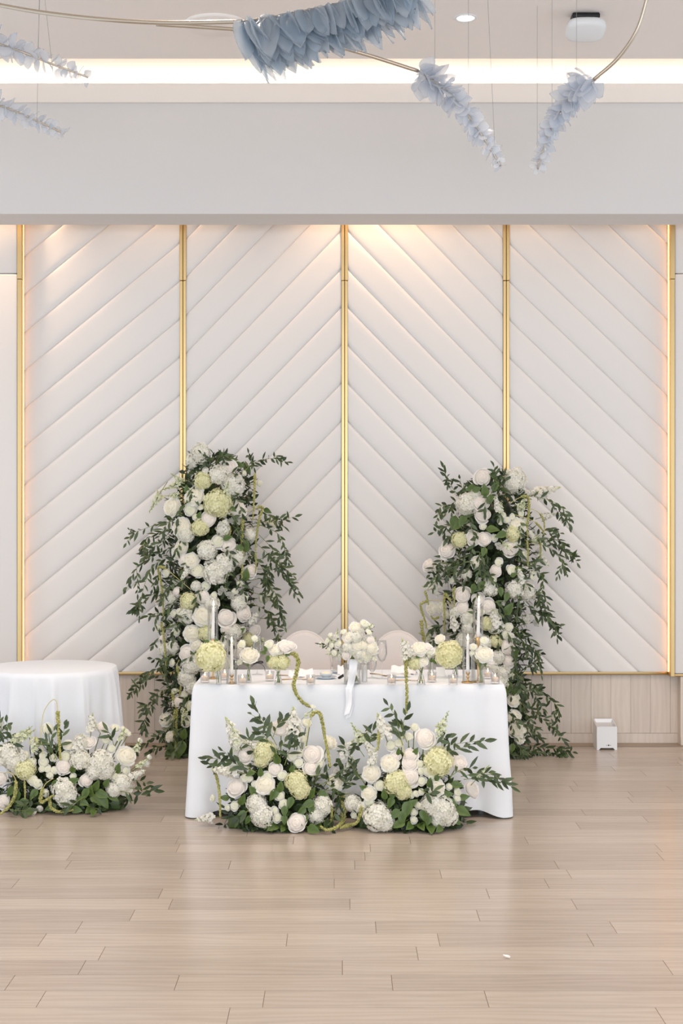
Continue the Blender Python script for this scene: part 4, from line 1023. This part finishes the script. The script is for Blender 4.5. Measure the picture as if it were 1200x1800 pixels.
for px, py, lb in ((360, 1200, 'clear ribbed votive at the end of the table below the large green hydrangea'), (395, 1195, 'clear ribbed votive half hidden behind the green hydrangea stem'),
    (426, 1204, 'clear ribbed votive at the front edge beside the short brass candlestick and cream peony'), (474, 1197, 'clear ribbed votive beside the vase of white ranunculus'),
    (546, 1204, 'clear ribbed votive between the hanging garland and the plates'), (688, 1204, 'clear ribbed votive in front of the folded napkins'), (759, 1199, 'clear ribbed votive in front of the white place card'),
    (796, 1204.3, 'clear ribbed votive directly below the yellow hydrangea'), (870, 1202, 'clear ribbed votive at the end of the table beside the white peony vase'), (857, 1193, 'clear ribbed votive farthest back behind the white peony vase')):
    votive(px, py, lb)
def candlestick(px, py, stick, candle, glass_top, base_r, label, lean=0.0, gr=.031):
    """stick: holder height, candle: length of the taper, glass_top: height of the hurricane"""
    p = on_table(px, py); t = tag(empty('candlestick', p), label, 'candlestick', 'brass candlesticks with taper candles')
    m = MB(); h = stick
    m.lathe([(base_r, 0), (base_r, .004), (base_r*.92, .007), (.009, .011), (.006, .018), (.006, h*.42), (.010, h*.5), (.011, h*.56), (.0065, h*.64), (.007, h*.72), (.012, h*.86), (.0135, h*.98), (.012, h), (.001, h-.003)], 24)
    m.build('holder', M['brass'], t)
    m = MB(); pts = [(lean*k/6*candle, 0, h-.006+candle*k/6) for k in range(7)]; m.tube(pts, .0112, 14, .0078); o = m.build('taper', M['wax'], t)
    m = MB(); m.tube([pts[-1], (pts[-1][0], 0, pts[-1][2]+.008)], .001, 5); m.build('wick', M['black'], t)
    m = MB(); m.lathe([(.001, .003), (.0046, .010), (.0056, .017), (.004, .027), (.0005, .040)], 10, cx=pts[-1][0]); o = m.build('flame', M['flame'], t, (0, 0, pts[-1][2])); light('flame_glow', 'POINT', p+Vector((pts[-1][0], 0, pts[-1][2]+.02)), .15, (1, .62, .32), size=.005)
    m = MB(); z0 = .011 if base_r > gr else .0005
    m.lathe([(gr, z0), (gr, glass_top), (gr-.0016, glass_top+.001), (gr-.003, glass_top), (gr-.003, z0), (gr, z0)], 40, cap=False); m.build('hurricane_glass', M['glass'], t)
candlestick(374, 1193, .235, .195, .43, .030, 'tall brass candlestick with a leaning taper in clear glass, behind the green hydrangea', .02)
candlestick(407, 1201.7, .052, .185, .285, .022, 'short brass candlestick with a low burnt taper in clear glass, beside the green hydrangea')
candlestick(840, 1199, .262, .205, .445, .030, 'tall brass candlestick with a taper in clear glass, behind the white peony vase', .02)
candlestick(822, 1200, .062, .185, .285, .037, 'short brass candlestick with a wide foot, beside the yellow hydrangea', 0, .032)
def vase_prof(h, rb, rt):
    return [(rb*.9, 0), (rb, .004), (rb*.9, h*.3), (rt, h*.75), (rt*.95, h*.9), (rt*1.15, h), (rt*1.0, h), (rt*.82, h*.9), (rt*.86, h*.75), (rb*.78, h*.3), (rb*.85, .008), (.001, .008)]
def bud_vase(px, py, h, rb, rt, label, heads, stems=(), leaves=(), strands=(), spikes=()):
    p = on_table(px, py); t = tag(empty('bud_vase', p), label, 'vase', 'small glass vases of flowers')
    m = MB(); m.lathe(vase_prof(h, rb, rt), 28, cap=False); m.build('glass', M['glass'], t)
    random.seed(int(px)); Y = p.y
    for (kd, hx_, hy_, r_) in heads:
        q = at(hx_, hy_, Y-.01-(.045 if r_ > 20 else 0)); rr = r_*1.06*Y/F; d = Vector(((hx_-px)/40, -1, .45)).normalized()
        if kd in 'PR': d = Vector(((hx_-px)/60, -.75, .7)).normalized()
        o = head(kd, t, q, rr, d)
        foot = Vector((U(-.5, .5)*rb, U(-.4, .4)*rb, .012)); top = q-p-d*rr*.25; neck = Vector((U(-.4, .4)*rt, U(-.4, .4)*rt, h*.85))
        m = MB(); m.tube(curve([foot, neck, top], 6), .0022, 6); m.build('stem', M['stem'], t)
    for (hx_, hy_, L, an) in leaves:
        a = math.radians(an); broad(t, at(hx_, hy_, Y-.03), L*Y/F, Vector((math.cos(a), -.3, math.sin(a))))
    for (kd, x0, y0, x1, y1) in spikes: spike(kd, t, at(x0, y0, Y-.02), at(x1, y1, Y-.03))
    for (st_, r0, pts) in strands: strand(t, [at(x, y, yy) for x, y, yy in pts], r0, r0*.7, st_)
    return t
bud_vase(384.5, 1203, .11, .017, .009, 'slim glass vase holding one large pale green hydrangea beside the short candlestick', [('G', 371, 1155, 26), ('L', 391, 1136, 4)], leaves=[(363, 1127, 10, 170), (380, 1126, 10, 30)])
bud_vase(437, 1200, .10, .017, .008, 'glass vase with a single cream peony and a round bud, near the black bow', [('P', 438, 1153, 17), ('L', 425, 1133, 8), ('L', 422, 1164, 6), ('L', 447, 1123, 6)], leaves=[(428, 1160, 12, 120), (436, 1166, 12, 250)])
bud_vase(489, 1204, .085, .023, .012, 'glass vase of white ranunculus with amaranth spilling over the table edge', [('R', 501, 1136, 14), ('P', 484, 1143, 12), ('L', 473, 1134, 9), ('R', 512, 1135, 9), ('G', 482, 1163, 12), ('G', 496, 1164, 13), ('L', 488, 1175, 6)],
    leaves=[(466, 1140, 12, 110), (462, 1147, 12, 160), (470, 1158, 13, 250), (478, 1162, 10, 300), (505, 1151, 9, 0)],
    strands=[(.10, .014, [(500,1156,8.14),(512,1148,8.12),(521,1155,8.10),(524,1168,8.095),(519,1190,8.09),(516,1206,8.085),(522,1222,8.085),(534,1236,8.085),(546,1243,8.08)])])
bud_vase(740, 1204.5, .085, .025, .010, 'glass vase of white peonies with one amaranth strand hanging straight down', [('P', 737, 1141, 15), ('P', 741, 1163, 12), ('G', 728, 1166, 12), ('L', 754, 1144, 9), ('R', 752, 1137, 8)], leaves=[(722, 1152, 10, 200), (735, 1154, 10, 10)],
    spikes=[('S', 718, 1160, 706, 1122), ('S', 722, 1150, 714, 1126)], strands=[(.08, .012, [(722,1152,8.13),(714,1150,8.10),(713,1165,8.085),(714,1190,8.08),(715,1215,8.08),(714,1254,8.08)])])
bud_vase(800, 1190, .10, .019, .009, 'slim glass vase holding one large yellow hydrangea', [('G', 789, 1150, 23), ('P', 773, 1124, 10), ('H', 796, 1143, 12)])
bud_vase(845, 1203.5, .10, .022, .010, 'glass vase with one wide open white peony beside the wide-footed candlestick', [('P', 851, 1151, 17), ('L', 832, 1138, 7), ('L', 850, 1127, 8), ('L', 830, 1148, 5), ('R', 860, 1163, 8)], leaves=[(852, 1168, 10, 280), (845, 1166, 9, 250)])
bud_vase(757, 1186, .12, .018, .012, 'small glass vase with a tiny white sprig, set back near the white place card', [('L', 762, 1145, 7), ('L', 755, 1152, 5)], leaves=[(758, 1160, 10, 80), (764, 1164, 10, 320)])
# ---------------------------------------------------------------- the bouquet in the middle
p = on_table(619, 1202); Y = p.y
t = tag(empty('glass_vase', p), 'round glass vase of water and stems in the middle of the table', 'vase')
m = MB(); m.lathe([(.046, 0), (.049, .005), (.047, .06), (.050, .118), (.048, .118), (.045, .06), (.046, .01), (.001, .009)], 36, cap=False); m.build('glass', M['glass'], t)
b = tag(empty('bridal_bouquet', p+Vector((0, 0, .10))), 'loose white bouquet with long satin ribbons standing in the round glass vase', 'bouquet')
random.seed(77)
for kd, x, y, r_ in (('L',640,1097,9),('L',652,1101,5),('P',625,1104,12),('P',614,1120,10),('P',628,1134,13),('L',595,1131,7),('R',611,1123,10),('P',653,1140,13),('L',621,1146,7),('L',649,1153,7),('L',644,1158,7),('R',608,1151,9),('L',563,1133,5),('L',580,1117,5),('L',576,1127,6),
    ('L',583,1135,6),('C',590,1120,8),('C',633,1112,9),('L',588,1148,6),('C',596,1156,7),('L',632,1161,5),('C',643,1122,8),('P',637,1150,10),('H',625,1120,11),('R',650,1125,9),('L',657,1158,6),('C',600,1140,8),('P',640,1135,10),('H',612,1138,10),('L',604,1111,6),('L',648,1112,6),('H',630,1150,9),('L',578,1142,5),('C',660,1148,7)):
    q = at(x, y, Y-.03-.07*math.sqrt(max(0, 1-((x-622)/48)**2))*(1 if y > 1105 else .4)); d = Vector(((x-620)/45, -1, (1140-y)/50+.2)).normalized()
    o = head(kd, b, q, r_*1.05*Y/F, d)
for e in ((592,1136,575,1118),(640,1112,655,1096),(590,1125,594,1104),(645,1125,656,1110),(600,1150,572,1150),(637,1140,632,1112),(655,1140,660,1118)): spike('Z', b, at(e[0], e[1], Y-.05), at(e[2], e[3], Y-.07))
for e in ((585,1140,562,1132),(600,1155,582,1140),(640,1120,652,1106)): sprig(b, [at(e[0], e[1], Y-.03), at((e[0]+e[2])/2, (e[1]+e[3])/2-2, Y-.05), at(e[2], e[3], Y-.05)], .03)
m = MB()
for i in range(14):
    a = i*2.4; r1 = .034*math.sqrt((i+.5)/14); m.tube(curve([Vector((r1*math.cos(a)*1.1, r1*math.sin(a)*1.1, -.088)), Vector((-r1*math.cos(a)*.3, -r1*math.sin(a)*.3, .02)), Vector((-r1*math.cos(a)*2, -r1*math.sin(a)*2, .11))], 5), .003, 6)
m.build('stems', M['stem'], b)
def ribbon(root, pts, w0, w1, name='ribbon', mat='ribbon'):
    P = curve(pts, 8); m = MB(); n = len(P)-1
    for sgn in (0, 1):
        def fn(u, v):
            k = v*n; j = min(int(k), n-1); q = P[j].lerp(P[j+1], k-j)-root.location; wd = lerp(w0, w1, v)
            return (q.x+(u-.5)*wd+.0, q.y+.004*math.sin(u*5+v*7)+sgn*.0012, q.z+(.012*(u-.5) if v == 1 else 0)), 1
        m.grid(fn, 6, n*2)
    return m.build(name, M[mat], root)
zf = Y-.058
ribbon(b, [at(621,1160,zf-.01), at(620,1180,zf-.02), Vector((at(616,1200,8.11).x, 8.115, Z+.006)), at(613,1212,8.095), at(613,1235,8.095), at(609,1256,8.09)], .047, .030)
ribbon(b, [at(617,1162,zf), at(618,1185,zf-.01), Vector((at(617,1203,8.12).x, 8.122, Z+.004)), at(617,1212,8.105), at(616,1240,8.103), at(611,1262,8.098)], .030, .026)
m = MB(); m.lathe([(.026, -.01), (.03, .0), (.03, .03), (.026, .045)], 16, cap=False); m.build('ribbon_wrap', M['ribbon'], b)
# ---------------------------------------------------------------- glassware
def wine_glass(px, py, h, rb, label, mat='glass', bowl=.5):
    p = on_table(px, py); t = tag(empty('wine_glass', p), label, 'wine glass')
    z0 = h*(1-bowl); m = MB()
    m.lathe([(.032, 0), (.032, .0015), (.006, .006), (.0035, .014)], 28, cap=False); m.build('foot', M[mat], t)
    m = MB(); m.lathe([(.0035, .014), (.0033, z0-.01), (.005, z0)], 12, cap=False); m.build('stem', M[mat], t)
    m = MB(); m.lathe([(.005, z0), (rb*.6, z0+.010), (rb, z0+.045), (rb*.96, z0+.08), (rb*.80, h), (rb*.78, h), (rb*.93, z0+.08), (rb*.96, z0+.046), (rb*.57, z0+.013), (.001, z0+.004)], 32, cap=False); m.build('bowl', M[mat], t)
    return t
wine_glass(671, 1193, .228, .031, 'tall stemmed wine glass beside the bouquet, in front of a chair', bowl=.56)
wine_glass(654, 1192, .125, .027, 'low stemmed glass partly hidden under the bouquet', bowl=.72)
wg = wine_glass(452, 1186, .235, .03, 'stemmed wine glass standing behind the cream peony', bowl=.54)
p = on_table(640, 1198.5)
t = tag(empty('pillar_candle', p), 'white cylinder candle in a clear glass sleeve beside the bouquet vase', 'candle')
m = MB(); m.lathe([(.014, .001), (.0145, .004), (.0145, .096), (.012, .098), (.001, .096)], 24); m.build('wax', M['wax'], t)
m = MB(); m.tube([(0, 0, .095), (0, 0, .105)], .0008, 5); m.build('wick', M['black'], t)
m = MB(); m.lathe([(.0175, 0), (.0178, .112), (.0165, .112), (.0160, .002)], 32, cap=False); m.build('glass_sleeve', M['glass'], t)
# black bow on the stem of the wine glass
p = at(452, 1165, wg.location.y-.008)
t = tag(empty('ribbon_bow', p), 'small black ribbon bow tied to the wine glass stem behind the peony', 'ribbon')
for nm, pts in (('loop', [(0, 0, 0), (.014, -.004, .008), (.030, -.004, .007), (.032, -.004, 0), (.014, -.004, -.001), (0, 0, 0)]), ('loop', [(0, 0, 0), (-.012, -.004, .006), (-.030, -.004, .0), (-.034, -.004, -.006), (-.014, -.004, -.004), (0, 0, 0)]),
                ('tail', [(0, -.002, 0), (.02, -.004, -.006), (.040, -.004, -.022), (.048, -.004, -.05)]), ('tail', [(0, -.002, 0), (-.02, -.004, -.010), (-.035, -.004, -.022)])):
    m = MB(); m.tube(curve([Vector(q) for q in pts], 6), .0042 if nm == 'loop' else .0014, 6); o = m.build(nm, M['black'], t); o.scale = (1, .4, 1)
m = MB(); bl(m, (0, -.002, 0), .005, 1); m.build('knot', M['black'], t)
# ---------------------------------------------------------------- place settings
def plate(px, py, r_, label, mat='ceramic', dz=0):
    p = on_table(px, py)+Vector((0, 0, dz)); t = tag(link('plate', None) if False else empty('plate', p), label, 'plate')
    m = MB(); m.lathe([(r_*.55, 0), (r_*.6, .003), (r_, .013), (r_*.99, .0145), (r_*.62, .006), (.001, .005)], 40, cap=False); m.build('dish', M[mat], t)
    m = MB(); m.lathe([(r_*.5, -.0005), (r_*.55, -.0005), (r_*.55, .001), (r_*.5, .001)], 32); m.build('foot_ring', M[mat], t)
    return t
plate(572, 1193, .066, 'grey plate stacked under a small bowl beside the bouquet')
p = on_table(573, 1193)+Vector((0, 0, .0155))
t = tag(empty('bowl', p), 'small grey-blue bowl standing on the plate beside the bouquet', 'bowl')
m = MB(); m.lathe([(.018, -.008), (.022, -.007), (.036, .008), (.038, .018), (.0365, .018), (.033, .009), (.019, -.003), (.001, -.004)], 32, cap=False); m.build('body', M['ceramic'], t)
m = MB(); m.lathe([(.030, .004), (.033, .010), (.026, .02), (.012, .026), (.001, .027)], 20); m.build('butter', M['cream_wax'], t)
plate(596, 1183, .055, 'second grey plate half hidden behind the bouquet vase')
plate(704, 1190, .062, 'white plate under the folded napkins on the glass side', 'white_ceramic')
def napkin(px, py, w_, h, yaw, label, dz=0, dep=.05):
    p = on_table(px, py)+Vector((0, 0, dz)); o = None; m = MB()
    for k in range(3):
        def fn(u, v):
            a = v*2-1; return ((u-.5)*w_+.006*k, abs(a)**1.4*dep*(-1 if a < 0 else 1)*.5+k*.004, h*(1-.28*k)*(1-abs(a)**1.6)+.004*math.sin(u*8+k)+.0015), 1
        m.grid(fn, 10, 10)
    o = m.build('napkin', M['napkin'], None, p); o.rotation_euler = (0, 0, yaw)
    return tag(o, label, 'napkin', 'folded napkins at the place settings')
napkin(536, 1190, .092, .046, .12, 'white napkin folded into a standing tent behind the amaranth garland')
napkin(513, 1190, .035, .036, -.2, 'narrow white napkin fold leaning beside the amaranth garland')
napkin(700, 1187, .085, .040, -.25, 'white folded napkin lying across the plate behind the votive', .016)
napkin(716, 1185, .085, .046, -.42, 'white folded napkin with its corner raised beside the peony vase', .002)
napkin(598, 1186, .036, .052, .1, 'small white napkin fold standing next to the bouquet vase', .002, .03)
def place_card(px, py, w_, h, label):
    p = on_table(px, py); m = MB()
    m.v = []; 
    for x in (-w_/2, w_/2):
        for (y, z) in ((-.02, 0), (0, h), (.02, 0), (.0185, 0), (0, h-.003), (-.0185, 0)): m.vert((x, y, z))
    for i in range(6): m.face((i, (i+1) % 6, 6+(i+1) % 6, 6+i))
    m.face((5, 4, 3, 2, 1, 0)); m.face((6, 7, 8, 9, 10, 11))
    return tag(m.build('place_card', M['napkin'], None, p, smooth=False), label, 'card')
place_card(774, 1188, .055, .053, 'blank white tent card beside the yellow hydrangea')
def cutlery(px, py, yaw, kind, label):
    p = on_table(px, py); t = tag(empty(kind, p), label, kind); t.rotation_euler = (0, 0, yaw)
    m = MB(); m.tube([(-.09, 0, .003), (-.02, 0, .006), (.03, 0, .004)], .0035, 8, .0022); m.build('handle', M['brass'], t)
    if kind == 'fork':
        m = MB(); m.rbox(.03, .058, -.010, .010, .002, .005, .001, 1); m.build('neck', M['brass'], t)
        for k in range(4): m = MB(); m.tube([(.055, -.0085+.0057*k, .0035), (.09, -.0085+.0057*k, .005)], .0016, 5, .0008); m.build('tine', M['brass'], t)
    elif kind == 'knife':
        m = MB(); m.rbox(.03, .11, -.008, .006, .0025, .0045, .0008, 1); m.build('blade', M['brass'], t)
    else:
        m = MB(); m.lathe([(.001, 0), (.009, .0006), (.014, .004), (.0155, .007), (.013, .006), (.001, .002)], 20, cap=False); o = m.build('bowl', M['brass'], t, (.055, 0, .001)); o.scale = (1.7, 1, 1)
cutlery(522, 1195, .12, 'fork', 'gold fork in front of the standing tent napkin')
cutlery(508, 1189, -.5, 'knife', 'gold knife beside the narrow napkin fold')
cutlery(713, 1197, .05, 'knife', 'gold knife in front of the folded napkins near the peony vase')
cutlery(667, 1187, -.9, 'fork', 'gold fork behind the stemmed wine glass')
cutlery(560, 1189, .6, 'spoon', 'gold spoon beside the grey plate and bowl')
p = on_table(600, 1193)
m = MB(); m.rbox(-.019, .019, -.0012, .0012, 0, .020, .0008, 1); o = m.build('black_tag', M['black'], None, p+Vector((0, 0, .004))); o.rotation_euler = (.5, -.55, .2)
tag(o, 'small black strip leaning against the bouquet vase', 'tag')
# ---------------------------------------------------------------- uplight on the floor by the wall
p = Vector(((1066.5-600)*10.46/F, 10.46, 0))
t = tag(empty('uplight', p), 'white box-shaped floor uplight standing by the wooden wainscot', 'light')
hw, dp = .0745, .15
bm = bmesh.new()
prof = [(-hw, 0), (-hw+.016, 0), (-hw+.028, .014), (hw-.028, .014), (hw-.016, 0), (hw, 0), (hw, .172), (hw-.008, .18), (-hw+.008, .18), (-hw, .172)]
def shell(y0, y1, zf0, zb0):
    m = MB(); fr = [m.vert((x, y0, z if z < .1 else z+zf0-.18)) for x, z in prof]; bk = [m.vert((x, y1, z if z < .1 else z+zb0-.18)) for x, z in prof]
    m.face(tuple(fr)); m.face(tuple(reversed(bk))); n = len(prof)
    for i in range(n):
        j = (i+1) % n
        if i == 7: continue
        m.face((fr[i], bk[i], bk[j], fr[j]))
    return m
m = shell(0, dp, .172, .208); o = m.build('housing', M['white_plastic'], t, smooth=False)
m = MB(); 
q = [(-hw+.008, .004, .172), (hw-.008, .004, .172), (hw-.008, dp-.004, .208), (-hw+.008, dp-.004, .208)]; q2 = [(x*.86, lerp(y, dp/2, .14), z-.025) for x, y, z in q]
a = [m.vert(v) for v in q]; b2 = [m.vert(v) for v in q2]
for i in range(4): m.face((a[i], a[(i+1) % 4], b2[(i+1) % 4], b2[i]))
m.face(tuple(b2)); m.build('lens_tray', M['chrome'], t, smooth=False)
for k in range(3):
    m = MB(); m.lathe([(.0034 if k != 1 else .0055, 0), (.003, .002), (.0005, .0022)], 12); o = m.build('button', M['grey_plastic'] if k != 1 else M['black'], t, (.012+.014*(k-1), -.0005, .034)); o.rotation_euler = (PI/2, 0, 0)
# a pale petal lying on the boards
p = on_plane(890, 1683, .004); m = MB()
m.grid(lambda u, v: (((u-.5)*.022*math.sin(PI*min(.97, v+.08)), (v-.5)*.03, .006*(2*u-1)**2+.004*v*v), 1), 4, 5)
o = m.build('fallen_petal', M['rose'], None, p); o.rotation_euler = (0, 0, 1.0); tag(o, 'single pale petal fallen on the bare floor boards', 'petal')
